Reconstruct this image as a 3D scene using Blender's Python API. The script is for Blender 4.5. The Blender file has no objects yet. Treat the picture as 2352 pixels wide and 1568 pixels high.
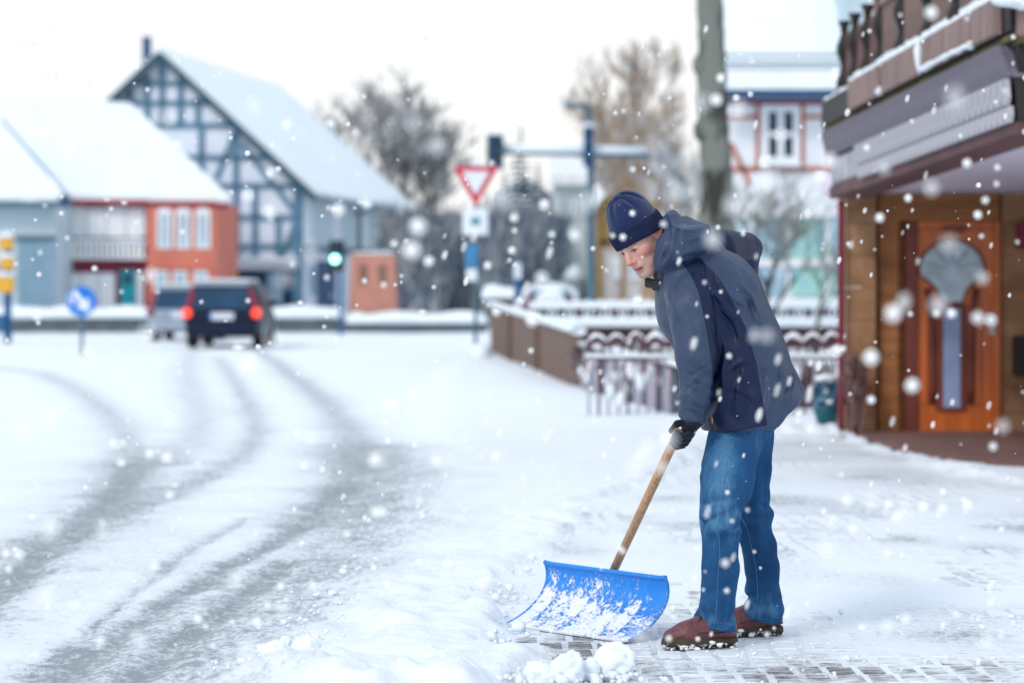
import bpy, math, random, time
import numpy as np
from mathutils import Vector, Matrix
T0 = time.time()
S = bpy.context.scene
COL = S.collection
R = math.radians

# ------------------------------------------------------------------ camera, sky, sun, exposure
CAMH, FPX, U0, VH = 1.26, 5551.0, 1175.5, 670.0      # eye height; focal length, centre column and horizon row on a 2351 px wide frame
cam = bpy.data.objects.new('camera', bpy.data.cameras.new('camera'))
COL.objects.link(cam)
cam.location = (0, 0, CAMH)
cam.rotation_euler = (R(90), 0, 0)
cam.data.lens = 85
cam.data.sensor_width = 36
cam.data.sensor_fit = 'HORIZONTAL'
cam.data.shift_y = -(784.0 - VH) / 2351.0
cam.data.clip_end = 3000
cam.data.dof.use_dof = True
cam.data.dof.focus_distance = 8.66
cam.data.dof.aperture_fstop = 2.2
S.camera = cam

SUN_EL, SUN_AZ = 38.0, 215.0     # degrees; azimuth clockwise from +Y
w = bpy.data.worlds.new('World')
S.world = w
w.use_nodes = True
nt = w.node_tree
for n in list(nt.nodes):
    nt.nodes.remove(n)
out = nt.nodes.new('ShaderNodeOutputWorld')
bg = nt.nodes.new('ShaderNodeBackground')
sky = nt.nodes.new('ShaderNodeTexSky')
sky.sky_type = 'NISHITA'
sky.sun_disc = False
sky.sun_elevation = R(SUN_EL)
sky.sun_rotation = R(SUN_AZ)
sky.dust_density = 4.0
# the snow cloud layer: an even pale veil with soft large mottling over the clear sky
tc = nt.nodes.new('ShaderNodeTexCoord')
cn = nt.nodes.new('ShaderNodeTexNoise')
cn.inputs['Scale'].default_value = 1.6
cn.inputs['Detail'].default_value = 3
cr = nt.nodes.new('ShaderNodeValToRGB')
cr.color_ramp.elements[0].position = 0.3
cr.color_ramp.elements[0].color = (0.93, 0.945, 0.97, 1)
cr.color_ramp.elements[1].position = 0.65
cr.color_ramp.elements[1].color = (1.0, 1.0, 1.0, 1)
sc = nt.nodes.new('ShaderNodeVectorMath'); sc.operation = 'SCALE'
sc.inputs['Scale'].default_value = 10.9
mx = nt.nodes.new('ShaderNodeMix'); mx.data_type = 'RGBA'
mx.inputs['Factor'].default_value = 0.86
nt.links.new(tc.outputs['Generated'], cn.inputs['Vector'])
nt.links.new(cn.outputs['Fac'], cr.inputs['Fac'])
# warmer and brighter towards the horizon, bluer overhead, the same all round
sx_ = nt.nodes.new('ShaderNodeSeparateXYZ'); nt.links.new(tc.outputs['Generated'], sx_.inputs[0])
er = nt.nodes.new('ShaderNodeValToRGB')
er.color_ramp.elements[0].position = 0.0; er.color_ramp.elements[0].color = (1.0, .985, .955, 1)
er.color_ramp.elements[1].position = 0.55; er.color_ramp.elements[1].color = (.80, .90, 1.0, 1)
nt.links.new(sx_.outputs['Z'], er.inputs['Fac'])
ml = nt.nodes.new('ShaderNodeMix'); ml.data_type = 'RGBA'; ml.blend_type = 'MULTIPLY'; ml.inputs['Factor'].default_value = 1.0
nt.links.new(cr.outputs['Color'], ml.inputs['A']); nt.links.new(er.outputs['Color'], ml.inputs['B'])
nt.links.new(ml.outputs['Result'], sc.inputs[0])
nt.links.new(sky.outputs['Color'], mx.inputs['A'])
nt.links.new(sc.outputs['Vector'], mx.inputs['B'])
nt.links.new(mx.outputs['Result'], bg.inputs['Color'])
bg.inputs['Strength'].default_value = 0.1
nt.links.new(bg.outputs['Background'], out.inputs['Surface'])

sl = bpy.data.lights.new('sun', 'SUN')
sl.energy = 1.15
sl.angle = R(11)
sl.color = (1.0, 0.92, 0.82)
sun = bpy.data.objects.new('sun', sl)
COL.objects.link(sun)
_d = Vector((math.sin(R(SUN_AZ)) * math.cos(R(SUN_EL)), math.cos(R(SUN_AZ)) * math.cos(R(SUN_EL)), math.sin(R(SUN_EL))))
sun.rotation_euler = _d.to_track_quat('Z', 'Y').to_euler()

S.view_settings.view_transform = 'Standard'
S.view_settings.look = 'None'
S.view_settings.exposure = 0.17
S.view_settings.gamma = 1.0
S.view_settings.use_curve_mapping = False
S.render.engine = 'CYCLES'
S.cycles.use_denoising = True
S.cycles.max_bounces = 6
S.cycles.diffuse_bounces = 3
S.cycles.caustics_reflective = False
S.cycles.caustics_refractive = False

# ------------------------------------------------------------------ helpers
def W(u, v, y):
    """the point at depth y that lies behind picture position (u, v) of a 2351 px wide frame"""
    return np.array([(u - U0) / FPX * y, y, CAMH + (VH - v) / FPX * y])

def G(u, v):
    """the ground point (z = 0) seen at (u, v)"""
    y = CAMH * FPX / (v - VH)
    return np.array([(u - U0) / FPX * y, y, 0.0])

rng = np.random.default_rng(11)
random.seed(5)

def lat(seed, n=32):
    return np.random.default_rng(seed).random((n, n, n)).astype(np.float32)
_L = {}
def noise3(x, y, z, s, seed=0):
    """value noise in 0..1 with cells of size s"""
    if seed not in _L: _L[seed] = lat(seed)
    L = _L[seed]
    x = np.asarray(x) / s + 100.3; y = np.asarray(y) / s + 100.7; z = np.asarray(z) / s + 100.1
    xi = np.floor(x).astype(np.int64); yi = np.floor(y).astype(np.int64); zi = np.floor(z).astype(np.int64)
    fx = x - xi; fy = y - yi; fz = z - zi
    fx = fx * fx * (3 - 2 * fx); fy = fy * fy * (3 - 2 * fy); fz = fz * fz * (3 - 2 * fz)
    x0 = xi % 32; x1 = (xi + 1) % 32; y0 = yi % 32; y1 = (yi + 1) % 32; z0 = zi % 32; z1 = (zi + 1) % 32
    a = L[x0, y0, z0] * (1 - fx) + L[x1, y0, z0] * fx
    b = L[x0, y1, z0] * (1 - fx) + L[x1, y1, z0] * fx
    c = L[x0, y0, z1] * (1 - fx) + L[x1, y0, z1] * fx
    d = L[x0, y1, z1] * (1 - fx) + L[x1, y1, z1] * fx
    return (a * (1 - fy) + b * fy) * (1 - fz) + (c * (1 - fy) + d * fy) * fz

def sstep(a, b, x):
    t = np.clip((x - a) / (b - a), 0, 1)
    return t * t * (3 - 2 * t)

def rootloc(p):
    o = Vector((0, 0, 0))
    while p is not None:
        o += p.location
        p = p.parent
    return np.array(o)

def mesh_np(name, V, Fq, mats, parent=None, smooth=False, mi=None, loc=None):
    """one mesh object from arrays of vertices (world) and faces (all with the same corner count, or a list)"""
    me = bpy.data.meshes.new(name)
    V = np.asarray(V, dtype=np.float64)
    off = rootloc(parent) if parent is not None else (np.array(loc) if loc is not None else np.zeros(3))
    V = V - off
    if isinstance(Fq, np.ndarray):
        n, k = Fq.shape
        me.vertices.add(len(V)); me.vertices.foreach_set('co', V.ravel().astype(np.float32))
        me.loops.add(n * k); me.loops.foreach_set('vertex_index', Fq.ravel().astype(np.int32))
        me.polygons.add(n); me.polygons.foreach_set('loop_start', (np.arange(n) * k).astype(np.int32))
        me.update(calc_edges=True)
        me.validate()
    else:
        me.from_pydata([tuple(p) for p in V], [], [tuple(int(i) for i in f) for f in Fq])
    if not isinstance(mats, (list, tuple)): mats = [mats]
    for m in mats: me.materials.append(m)
    if mi is not None and len(me.polygons) == len(mi):
        me.polygons.foreach_set('material_index', np.asarray(mi, dtype=np.int32))
    if smooth:
        me.polygons.foreach_set('use_smooth', np.ones(len(me.polygons), dtype=bool))
    o = bpy.data.objects.new(name, me)
    COL.objects.link(o)
    if parent is not None: o.parent = parent
    elif loc is not None: o.location = Vector(loc)
    return o

def attr(o, name, vals):
    a = o.data.attributes.new(name, 'FLOAT', 'POINT')
    a.data.foreach_set('value', np.asarray(vals, dtype=np.float32))

def empty(name, loc):
    o = bpy.data.objects.new(name, None)
    o.empty_display_size = 0.2
    o.location = Vector(loc)
    COL.objects.link(o)
    return o

def tag(o, label=None, cat=None, group=None, kind=None):
    if label: o['label'] = label
    if cat: o['category'] = cat
    if group: o['group'] = group
    if kind: o['kind'] = kind
    return o

def thing(name, label, cat, loc, group=None):
    return tag(empty(name, loc), label, cat, group)

def nz(a):
    a = np.asarray(a, float)
    return a / (np.linalg.norm(a) + 1e-12)

class MB:
    """collects boxes, bars, prisms and tubes into one mesh"""
    def __init__(s): s.v = []; s.f = []; s.m = []
    def add(s, V, F, m=0):
        b = len(s.v)
        s.v += [np.asarray(p, float) for p in V]
        s.f += [[i + b for i in f] for f in F]
        s.m += [m] * len(F)
        return s
    def hexa(s, P, m=0):
        return s.add(P, [[0, 3, 2, 1], [4, 5, 6, 7], [0, 1, 5, 4], [1, 2, 6, 5], [2, 3, 7, 6], [3, 0, 4, 7]], m)
    def box(s, x0, x1, y0, y1, z0, z1, m=0):
        return s.hexa([(x0, y0, z0), (x1, y0, z0), (x1, y1, z0), (x0, y1, z0), (x0, y0, z1), (x1, y0, z1), (x1, y1, z1), (x0, y1, z1)], m)
    def bar(s, a, b, w, d, up=(0, 1, 0), m=0):
        """rectangular bar a->b; w across (perpendicular to up), d along up"""
        a = np.asarray(a, float); b = np.asarray(b, float)
        t = nz(b - a); up = np.asarray(up, float); up = nz(up - t * np.dot(up, t)); sd = np.cross(t, up)
        q = [(-1, -1), (1, -1), (1, 1), (-1, 1)]
        return s.hexa([p + sd * i * w / 2 + up * j * d / 2 for p in (a, b) for i, j in q], m)
    def prism(s, P, ext, m=0):
        n = len(P); ext = np.asarray(ext, float)
        P = [np.asarray(p, float) for p in P]
        V = P + [p + ext for p in P]
        F = [list(range(n))[::-1], [n + i for i in range(n)]] + [[i, (i + 1) % n, n + (i + 1) % n, n + i] for i in range(n)]
        return s.add(V, F, m)
    def tube(s, pts, rad, n=8, m=0, cap=True, sq=1.0):
        pts = [np.asarray(p, float) for p in pts]
        if not hasattr(rad, '__len__'): rad = [rad] * len(pts)
        V = []; F = []
        prev = None
        for i, p in enumerate(pts):
            t = nz(pts[min(i + 1, len(pts) - 1)] - pts[max(i - 1, 0)])
            if prev is None:
                a = np.array([0, 0, 1.0]) if abs(t[2]) < .9 else np.array([0, 1.0, 0])
            else: a = prev
            a = nz(a - t * np.dot(a, t)); b = np.cross(t, a); prev = a
            for k in range(n):
                c = 2 * math.pi * k / n
                V.append(p + rad[i] * (math.cos(c) * a + math.sin(c) * b * sq))
        for i in range(len(pts) - 1):
            for k in range(n):
                F.append([i * n + k, i * n + (k + 1) % n, (i + 1) * n + (k + 1) % n, (i + 1) * n + k])
        if cap:
            F.append(list(range(n))[::-1]); F.append([(len(pts) - 1) * n + k for k in range(n)])
        return s.add(V, F, m)
    def ball(s, c, r, n=10, k=6, m=0, jit=0.0, seed=0):
        c = np.asarray(c, float)
        r = np.asarray(r if hasattr(r, '__len__') else (r, r, r), float)
        q = random.Random(seed)
        V = [c + (0, 0, -r[2])]
        for i in range(1, k):
            ph = -math.pi / 2 + math.pi * i / k
            for j in range(n):
                th = 2 * math.pi * j / n
                f = 1 + jit * (q.random() - .5)
                V.append(c + f * r * (math.cos(ph) * math.cos(th), math.cos(ph) * math.sin(th), math.sin(ph)))
        V.append(c + (0, 0, r[2]))
        F = [[0, 1 + (j + 1) % n, 1 + j] for j in range(n)]
        for i in range(k - 2):
            for j in range(n):
                F.append([1 + i * n + j, 1 + i * n + (j + 1) % n, 1 + (i + 1) * n + (j + 1) % n, 1 + (i + 1) * n + j])
        t = len(V) - 1; b = 1 + (k - 2) * n
        F += [[t, b + j, b + (j + 1) % n] for j in range(n)]
        return s.add(V, F, m)
    def build(s, name, mats, parent=None, smooth=False, loc=None):
        return mesh_np(name, np.array(s.v), s.f, mats, parent, smooth, s.m, loc)

def bevel(o, w=0.004, seg=2):
    b = o.modifiers.new('bevel', 'BEVEL'); b.width = w; b.segments = seg; b.limit_method = 'ANGLE'
    return o

class Fr:
    """a vertical plane in plan through (ox, oy) along direction (ex, ey); pixel positions map onto it"""
    def __init__(s, ox, oy, ex, ey):
        l = math.hypot(ex, ey); s.o = np.array([ox, oy]); s.e = np.array([ex, ey]) / l
        s.n = np.array([s.e[1], -s.e[0]])
        if s.n[1] > 0: s.n = -s.n
    def sz(s, u, v):
        a = (u - U0) / FPX
        t = (a * s.o[1] - s.o[0]) / (s.e[0] - a * s.e[1])
        y = s.o[1] + t * s.e[1]
        return t, CAMH + (VH - v) / FPX * y
    def p(s, t, z, d=0.0):
        q = s.o + t * s.e + d * s.n
        return np.array([q[0], q[1], z])
    def uv(s, u, v, d=0.0):
        t, z = s.sz(u, v); return s.p(t, z, d)
    def rect(s, mb, t0, t1, z0, z1, d0, d1, m=0):
        mb.hexa([s.p(t0, z0, d1), s.p(t1, z0, d1), s.p(t1, z0, d0), s.p(t0, z0, d0), s.p(t0, z1, d1), s.p(t1, z1, d1), s.p(t1, z1, d0), s.p(t0, z1, d0)], m)
        return mb
    def rectuv(s, mb, u0, u1, v0, v1, d0, d1, m=0):
        t0, z1 = s.sz(u0, v0); t1, z0 = s.sz(u1, v1)
        _, z1b = s.sz((u0 + u1) / 2, v0); _, z0b = s.sz((u0 + u1) / 2, v1)
        return s.rect(mb, t0, t1, z0b, z1b, d0, d1, m)
    def baruv(s, mb, a, b, w, d0, d1, m=0):
        A = s.uv(*a); B = s.uv(*b); n3 = np.array([s.n[0], s.n[1], 0])
        mid = n3 * (d0 + d1) / 2
        return mb.bar(A + mid, B + mid, w, d1 - d0, n3, m)

# ------------------------------------------------------------------ materials
def newmat(name):
    m = bpy.data.materials.new(name); m.use_nodes = True
    t = m.node_tree
    b = t.nodes['Principled BSDF']
    return m, t, b

def pm(name, col, rough=.6, var=.18, scale=4.0, bump=0.0, bscale=30.0, metal=0.0, spec=.4, stretch=None, col2=None, emit=None, coat=0, edge=.2):
    """plain procedural surface: colour mottled by noise, fine bump"""
    m, t, b = newmat(name)
    c = t.nodes.new('ShaderNodeTexCoord')
    src = c.outputs['Object']
    if stretch:
        mp = t.nodes.new('ShaderNodeMapping'); mp.inputs['Scale'].default_value = stretch
        t.links.new(src, mp.inputs['Vector']); src = mp.outputs['Vector']
    n = t.nodes.new('ShaderNodeTexNoise'); n.inputs['Scale'].default_value = scale; n.inputs['Detail'].default_value = 5
    t.links.new(src, n.inputs['Vector'])
    r = t.nodes.new('ShaderNodeValToRGB')
    r.color_ramp.elements[0].position = .5 - edge; r.color_ramp.elements[1].position = .5 + edge
    lo = tuple(max(0, x * (1 - var)) for x in col); hi = tuple(min(1, x * (1 + var)) for x in (col2 or col))
    r.color_ramp.elements[0].color = (*lo, 1); r.color_ramp.elements[1].color = (*hi, 1)
    t.links.new(n.outputs['Fac'], r.inputs['Fac'])
    t.links.new(r.outputs['Color'], b.inputs['Base Color'])
    b.inputs['Roughness'].default_value = rough
    b.inputs['Metallic'].default_value = metal
    b.inputs['Specular IOR Level'].default_value = spec
    b.inputs['Coat Weight'].default_value = coat
    if bump:
        n2 = t.nodes.new('ShaderNodeTexNoise'); n2.inputs['Scale'].default_value = bscale; n2.inputs['Detail'].default_value = 4
        t.links.new(src, n2.inputs['Vector'])
        bp = t.nodes.new('ShaderNodeBump'); bp.inputs['Strength'].default_value = bump; bp.inputs['Distance'].default_value = .02
        t.links.new(n2.outputs['Fac'], bp.inputs['Height']); t.links.new(bp.outputs['Normal'], b.inputs['Normal'])
    if emit:
        b.inputs['Emission Color'].default_value = (*emit[:3], 1); b.inputs['Emission Strength'].default_value = emit[3]
    return m

M = {}
M['snow'] = pm('snow', (.79, .85, .915), .75, .03, 3, .35, 14, spec=.2)
M['roofsnow'] = pm('roof snow', (.77, .85, .92), .8, .04, .8, .3, 3, spec=.2)
M['flake'] = pm('snow flake', (.93, .94, .95), .8, .02, 8, spec=.1)
M['timber'] = pm('blue grey timber', (.085, .20, .30), .7, .25, 2)
M['infill'] = pm('pale lilac plaster', (.70, .76, .87), .85, .08, 1)
M['whitewall'] = pm('white plaster', (.74, .78, .84), .85, .06, 1)
M['greywall'] = pm('pale grey plaster', (.47, .58, .65), .85, .08, 1)
M['doorgrey'] = pm('grey blue door paint', (.19, .31, .41), .6, .1, 2)
M['orange'] = pm('orange render', (.60, .19, .135), .85, .1, 1.2)
M['maroon'] = pm('maroon paint', (.19, .02, .045), .7, .15, 2)
M['teal'] = pm('teal door paint', (.0, .33, .40), .5, .15, 2)
M['curtain'] = pm('white curtain', (.86, .89, .93), .9, .12, 4, stretch=(6, 1, .3))
M['glassblue'] = pm('window glass', (.30, .46, .58), .1, .2, 2, spec=.6)
M['glassdark'] = pm('dark window glass', (.012, .05, .11), .2, .3, 1.5, spec=.3)
M['whiteframe'] = pm('white window paint', (.76, .79, .84), .5, .04, 4)
M['darkmetal'] = pm('dark painted metal', (.03, .07, .10), .45, .2, 5)
M['tealmetal'] = pm('teal grey steel', (.06, .13, .18), .5, .2, 4)
M['bluemetal'] = pm('blue painted steel', (.02, .11, .26), .45, .2, 5)
M['stonewall'] = pm('dark field stone', (.10, .13, .145), .9, .35, 5, .6, 9)
M['black'] = pm('black plastic', (.012, .013, .018), .5, .2, 6)
M['rubber'] = pm('tyre rubber', (.015, .015, .018), .8, .2, 9)
M['carblue'] = pm('dark blue car paint', (.002, .009, .034), .4, .1, 2, spec=.25, coat=.0)
M['carsilver'] = pm('silver car paint', (.30, .36, .44), .4, .1, 2, metal=.2, coat=.1)
M['lampred'] = pm('lit red tail lamp', (.5, .02, .01), .3, .1, 3, emit=(1, .07, .04, 1.6))
M['lensred'] = pm('red lamp lens', (.24, .02, .06), .25, .1, 3)
M['plate'] = pm('number plate white', (.62, .66, .74), .5, .05, 3)
M['signred'] = pm('sign red', (.55, .03, .055), .45, .06, 3)
M['signwhite'] = pm('sign white', (.70, .76, .84), .45, .04, 3)
M['signblue'] = pm('sign blue', (.0, .17, .62), .4, .06, 3)
M['yellow'] = pm('yellow lamp housing', (.72, .38, .03), .5, .12, 3)
M['green'] = pm('lit green lamp', (.1, .5, .45), .3, .05, 3, emit=(.38, 1.0, .86, 4.0))
M['brownboard'] = pm('grey brown boards', (.16, .105, .085), .85, .22, 3, .3, 12, stretch=(4, 4, .6))
M['kiosk'] = pm('terracotta render', (.50, .235, .185), .85, .12, 2)
M['bark'] = pm('grey green bark', (.105, .115, .105), .95, .66, 1.9, 1.0, 5, stretch=(1, 1, .5), edge=.05)
M['twig'] = pm('grey brown twigs', (.26, .265, .27), .95, .35, 2)
M['twiggold'] = pm('golden brown twigs', (.34, .24, .155), .95, .3, 2)
M['twigsnow'] = pm('frosted twigs', (.42, .44, .47), .95, .3, 2)
M['conifer'] = pm('dark blue green needles', (.06, .10, .14), .95, .4, 2)
M['redtimber'] = pm('red timber', (.42, .13, .09), .7, .25, 3)
M['ochre'] = pm('ochre timber', (.30, .19, .075), .8, .2, 3)
M['gutterblue'] = pm('dark blue gutter', (.015, .07, .17), .5, .15, 3)
# ------------------------------------------------------------------ ground: snow sheet with road ruts, snow bank, swept paving
def axis(dense0, dense1, step, growth, lo, hi):
    a = list(np.arange(dense0, dense1, step)); s = step
    b = []; x = dense1
    while x < hi:
        b.append(x); s *= growth; x += s
    s = step; c = []; x = dense0 - step
    while x > lo:
        c.append(x); s *= growth; x -= s
    return np.array([lo] + c[::-1] + a + b + [hi])
gx = axis(-2.2, 2.4, .026, 1.022, -900, 900)
gy = axis(7.0, 13.0, .03, 1.018, -300, 1500)
GX, GY = np.meshgrid(gx, gy, indexing='ij')

def polydist(P, x, y):
    d = np.full(x.shape, 1e9)
    for a, b in zip(P[:-1], P[1:]):
        ab = b[:2] - a[:2]; L = ab @ ab
        t = np.clip(((x - a[0]) * ab[0] + (y - a[1]) * ab[1]) / L, 0, 1)
        d = np.minimum(d, np.hypot(x - a[0] - t * ab[0], y - a[1] - t * ab[1]))
    return d
def smoothline(pts, n=8):
    """Catmull-Rom through ground points of picture positions"""
    P = [G(*p)[:2] for p in pts]
    P = [2 * P[0] - P[1]] + P + [2 * P[-1] - P[-2]]
    o = []
    for i in range(1, len(P) - 2):
        for k in range(n):
            t = k / n
            o.append(.5 * (2 * P[i] + (P[i + 1] - P[i - 1]) * t + (2 * P[i - 1] - 5 * P[i] + 4 * P[i + 1] - P[i + 2]) * t * t + (3 * P[i] - P[i - 1] - 3 * P[i + 1] + P[i + 2]) * t ** 3))
    o.append(P[-2]); return o
def inpoly(P, x, y):
    r = np.zeros(x.shape, bool)
    n = len(P)
    for i in range(n):
        a = P[i]; b = P[(i + 1) % n]
        c = ((a[1] > y) != (b[1] > y)) & (x < (b[0] - a[0]) * (y - a[1]) / (b[1] - a[1] + 1e-12) + a[0])
        r ^= c
    return r
TR = [  # picture positions along each wheel track, half width in metres, strength
    ([(-90, 832), (60, 848), (130, 870), (200, 905), (262, 955), (298, 1010), (306, 1062), (268, 1130)], .24, .52),
    ([(306, 1062), (268, 1130), (190, 1195), (100, 1265), (0, 1345), (-120, 1440)], .11, .95),
    ([(306, 1062), (268, 1130), (190, 1195), (100, 1265), (0, 1345), (-120, 1440)], .50, .42),
    ([(446, 803), (430, 838), (440, 890), (462, 940), (450, 1000), (380, 1060)], .28, .42),
    ([(500, 815), (545, 880), (585, 950), (585, 1005), (520, 1065), (430, 1108), (330, 1150), (160, 1210), (0, 1265)], .18, .52),
    ([(580, 800), (628, 826), (690, 872), (750, 922), (800, 980), (820, 1040), (790, 1110), (700, 1190)], .27, .58),
    ([(790, 1110), (700, 1190), (600, 1255), (450, 1335), (330, 1410), (200, 1500), (80, 1590), (0, 1650)], .09, .85),
    ([(860, 1020), (900, 1090), (850, 1190), (740, 1290), (590, 1390), (420, 1490), (300, 1580), (200, 1660)], .48, .58),
    ([(660, 1290), (520, 1390), (380, 1490), (240, 1600)], .07, .9),
    ([(560, 1180), (420, 1270), (250, 1400), (90, 1540)], .05, .5),
]
slush = np.zeros(GX.shape); rut = np.zeros(GX.shape)
for pts, hw, st in TR:
    d = polydist(smoothline(pts), GX, GY)
    d = d * (0.75 + .5 * noise3(GX, GY, 0 * GX, .5, 3))
    g = np.exp(-(d / hw) ** 2) * st
    slush = 1 - (1 - slush) * (1 - g)
    rut = np.maximum(rut, g * (hw < .3))
# the patch shovelled clear and the thinly covered paving round the man's feet
PAVE = [G(1170, 1640), G(1205, 1500), G(1150, 1485), G(1112, 1440), G(1150, 1350), G(1235, 1265), G(1310, 1180), G(1450, 1120), G(1580, 1060), G(1640, 1022), G(1935, 1008), G(2200, 1090), G(2700, 1180), G(3300, 1640)]
dp = polydist(PAVE + [PAVE[0]], GX, GY)
ins = inpoly(PAVE, GX, GY)
sd = np.where(ins, -dp, dp) + (noise3(GX, GY, 0 * GX, .25, 4) - .5) * .22 + (noise3(GX, GY, 0 * GX, .09, 5) - .5) * .10
pave = 1 - sstep(-.07, .08, sd)
# the road's right edge; the bank of pushed snow lies between it and the paving
EDGE = [G(470, 1900), G(640, 1560), G(760, 1440), G(900, 1290), G(985, 1120), G(1000, 1030), G(985, 940), G(1010, 870), G(1068, 810), G(1085, 790)]
ROADP = EDGE + [np.array([-2, 73, 0]), np.array([-200., 73, 0]), np.array([-200., -60, 0]), np.array([-1.2, -60, 0])]
road = inpoly(ROADP, GX, GY)
de = polydist(EDGE, GX, GY); de = np.where(road, -de, de)
far = np.clip(GY / 9.0, 1, 6)
n1 = noise3(GX, GY, 0 * GX, .55, 6); n2 = noise3(GX, GY, 0 * GX, .17, 7); n3 = noise3(GX, GY, 0 * GX, .065, 8); n4 = noise3(GX, GY, 0 * GX, 2.6, 9)
lump = np.clip(noise3(GX, GY, 0 * GX, .12, 12) - .55, 0, 1) * 2.2
near = np.exp(-np.clip(GY - 9, 0, 99) / 5)
roadz = -.012 - .022 * rut + .02 * (n1 - .5) + .010 * (n2 - .5) * (1 + slush) + .010 * (n3 - .5) * near + .05 * (n4 - .5)
bankz = .022 + .028 * n1 + .026 * (n2 - .3) * near + .018 * (n3 - .4) * near + .022 * lump * near + .04 * (n4 - .4)
edge_t = sstep(-.25, .30, de + (n2 - .5) * .25)
snowz = roadz * (1 - edge_t) + bankz * edge_t
# spill of lumps along the foot of the picture, left of the cleared patch
ridge = np.exp(-(polydist([G(640, 1552), G(820, 1600), G(1050, 1590), G(1230, 1560), G(1420, 1572)], GX, GY) / .16) ** 2)
snowz = snowz + ridge * (.008 + .035 * n2 + .03 * n3)
wall_t = np.exp(-(np.clip(73.0 - GY, 0, 99) / 4) ** 2)
rough = near * (1 - pave) * edge_t
snowz = snowz + rough * ((noise3(GX, GY, 0 * GX, .10, 13) - .5) * .03 + (noise3(GX, GY, 0 * GX, .045, 14) - .5) * .016)
GZ = snowz * (1 - pave) + (-.004) * pave
GZ = np.where(GY > 60, GZ * .6, GZ)
GZ = np.where((GY > 300) | (GY < -30) | (abs(GX) > 200), -.03, GZ)
slush = np.clip(slush * 1.12, 0, 1)
slush = np.where(road | (de < .5), slush, slush * .3) * (1 - pave)
slush = np.maximum(slush, pave * np.clip(.12 + .75 * (noise3(GX, GY * .6, 0 * GX, .35, 61) - .35) + .35 * (noise3(GX, GY, 0 * GX, 1.1, 62) - .4), .08, .62))
PORCH = [G(1990, 1016), G(2040, 1034), G(2110, 1050), G(2170, 1066), G(2240, 1079), G(2320, 1087), G(2450, 1090), np.array([6.5, 16.6, 0]), np.array([6.5, 21.6, 0]), np.array([G(1990, 1016)[0], 21.6, 0])]
GZ = np.where(inpoly(PORCH, GX, GY), -.03, GZ)
ni, nj = GX.shape
V = np.stack([GX, GY, GZ], -1).reshape(-1, 3)
I = np.arange(ni * nj).reshape(ni, nj)
Q = np.stack([I[:-1, :-1], I[1:, :-1], I[1:, 1:], I[:-1, 1:]], -1).reshape(-1, 4)
rc = road[:-1, :-1].reshape(-1)
pc = (pave[:-1, :-1] > .5).reshape(-1)
farq = (np.abs(GX[:-1, :-1]) > 60).reshape(-1) | (GY[:-1, :-1] > 74).reshape(-1) | (GY[:-1, :-1] < 0).reshape(-1)

def snow_ground_mat():
    m, t, b = newmat('trodden snow')
    c = t.nodes.new('ShaderNodeTexCoord')
    a = t.nodes.new('ShaderNodeAttribute'); a.attribute_name = 'slush'
    def N(scale, det=4, sx=1, sy=1, rough=.55):
        mp = t.nodes.new('ShaderNodeMapping'); mp.inputs['Scale'].default_value = (sx, sy, 1)
        t.links.new(c.outputs['Object'], mp.inputs['Vector'])
        n = t.nodes.new('ShaderNodeTexNoise'); n.inputs['Scale'].default_value = scale; n.inputs['Detail'].default_value = det
        n.inputs['Roughness'].default_value = rough
        t.links.new(mp.outputs['Vector'], n.inputs['Vector']); return n.outputs['Fac']
    def MA(op, x, y=None, z=None, clamp=False):
        k = t.nodes.new('ShaderNodeMath'); k.operation = op; k.use_clamp = clamp
        for i, q in enumerate((x, y, z)):
            if q is None: continue
            if isinstance(q, (int, float)): k.inputs[i].default_value = q
            else: t.links.new(q, k.inputs[i])
        return k.outputs[0]
    fine = N(30, 7, 1.0, .55, .78)
    mid = N(4.2, 4)
    # dirt shows where slush strength beats the grain of the snow
    g = MA('ADD', MA('MULTIPLY_ADD', fine, 3.4, -1.2), MA('MULTIPLY_ADD', mid, 1.2, -.6))
    f = MA('MULTIPLY_ADD', a.outputs['Fac'], .80, MA('MULTIPLY', g, -1.0))
    f = MA('MULTIPLY_ADD', f, 1.6, .42, True)
    f = MA('MULTIPLY', f, MA('MULTIPLY_ADD', a.outputs['Fac'], 1.6, 0, True))
    # dirty meltwater tint lies evenly under the grain
    base = MA('MULTIPLY', a.outputs['Fac'], .62)
    r0 = t.nodes.new('ShaderNodeMix'); r0.data_type = 'RGBA'
    r0.inputs['A'].default_value = (.785, .845, .915, 1); r0.inputs['B'].default_value = (.40, .44, .485, 1)
    t.links.new(base, r0.inputs['Factor'])
    r1 = t.nodes.new('ShaderNodeMix'); r1.data_type = 'RGBA'
    t.links.new(r0.outputs['Result'], r1.inputs['A']); r1.inputs['B'].default_value = (.22, .26, .29, 1)
    t.links.new(MA('MULTIPLY', f, .85), r1.inputs['Factor'])
    t.links.new(r1.outputs['Result'], b.inputs['Base Color'])
    b.inputs['Roughness'].default_value = .72
    b.inputs['Specular IOR Level'].default_value = .25
    h = MA('ADD', MA('MULTIPLY', N(9, 5), .6), MA('MULTIPLY', N(55, 4, 1, 1, .6), .28))
    bp = t.nodes.new('ShaderNodeBump'); bp.inputs['Strength'].default_value = .55; bp.inputs['Distance'].default_value = .035
    t.links.new(h, bp.inputs['Height']); t.links.new(bp.outputs['Normal'], b.inputs['Normal'])
    return m
M['ground'] = snow_ground_mat()
def submesh(name, sel):
    q = Q[sel]; used, inv = np.unique(q, return_inverse=True)
    o = mesh_np(name, V[used], inv.reshape(-1, 4), M['ground'], None, True)
    attr(o, 'slush', slush.reshape(-1)[used])
    return o
tag(submesh('road', rc & ~farq), 'snow covered road with curving grey slushy wheel tracks', kind='structure')
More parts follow.
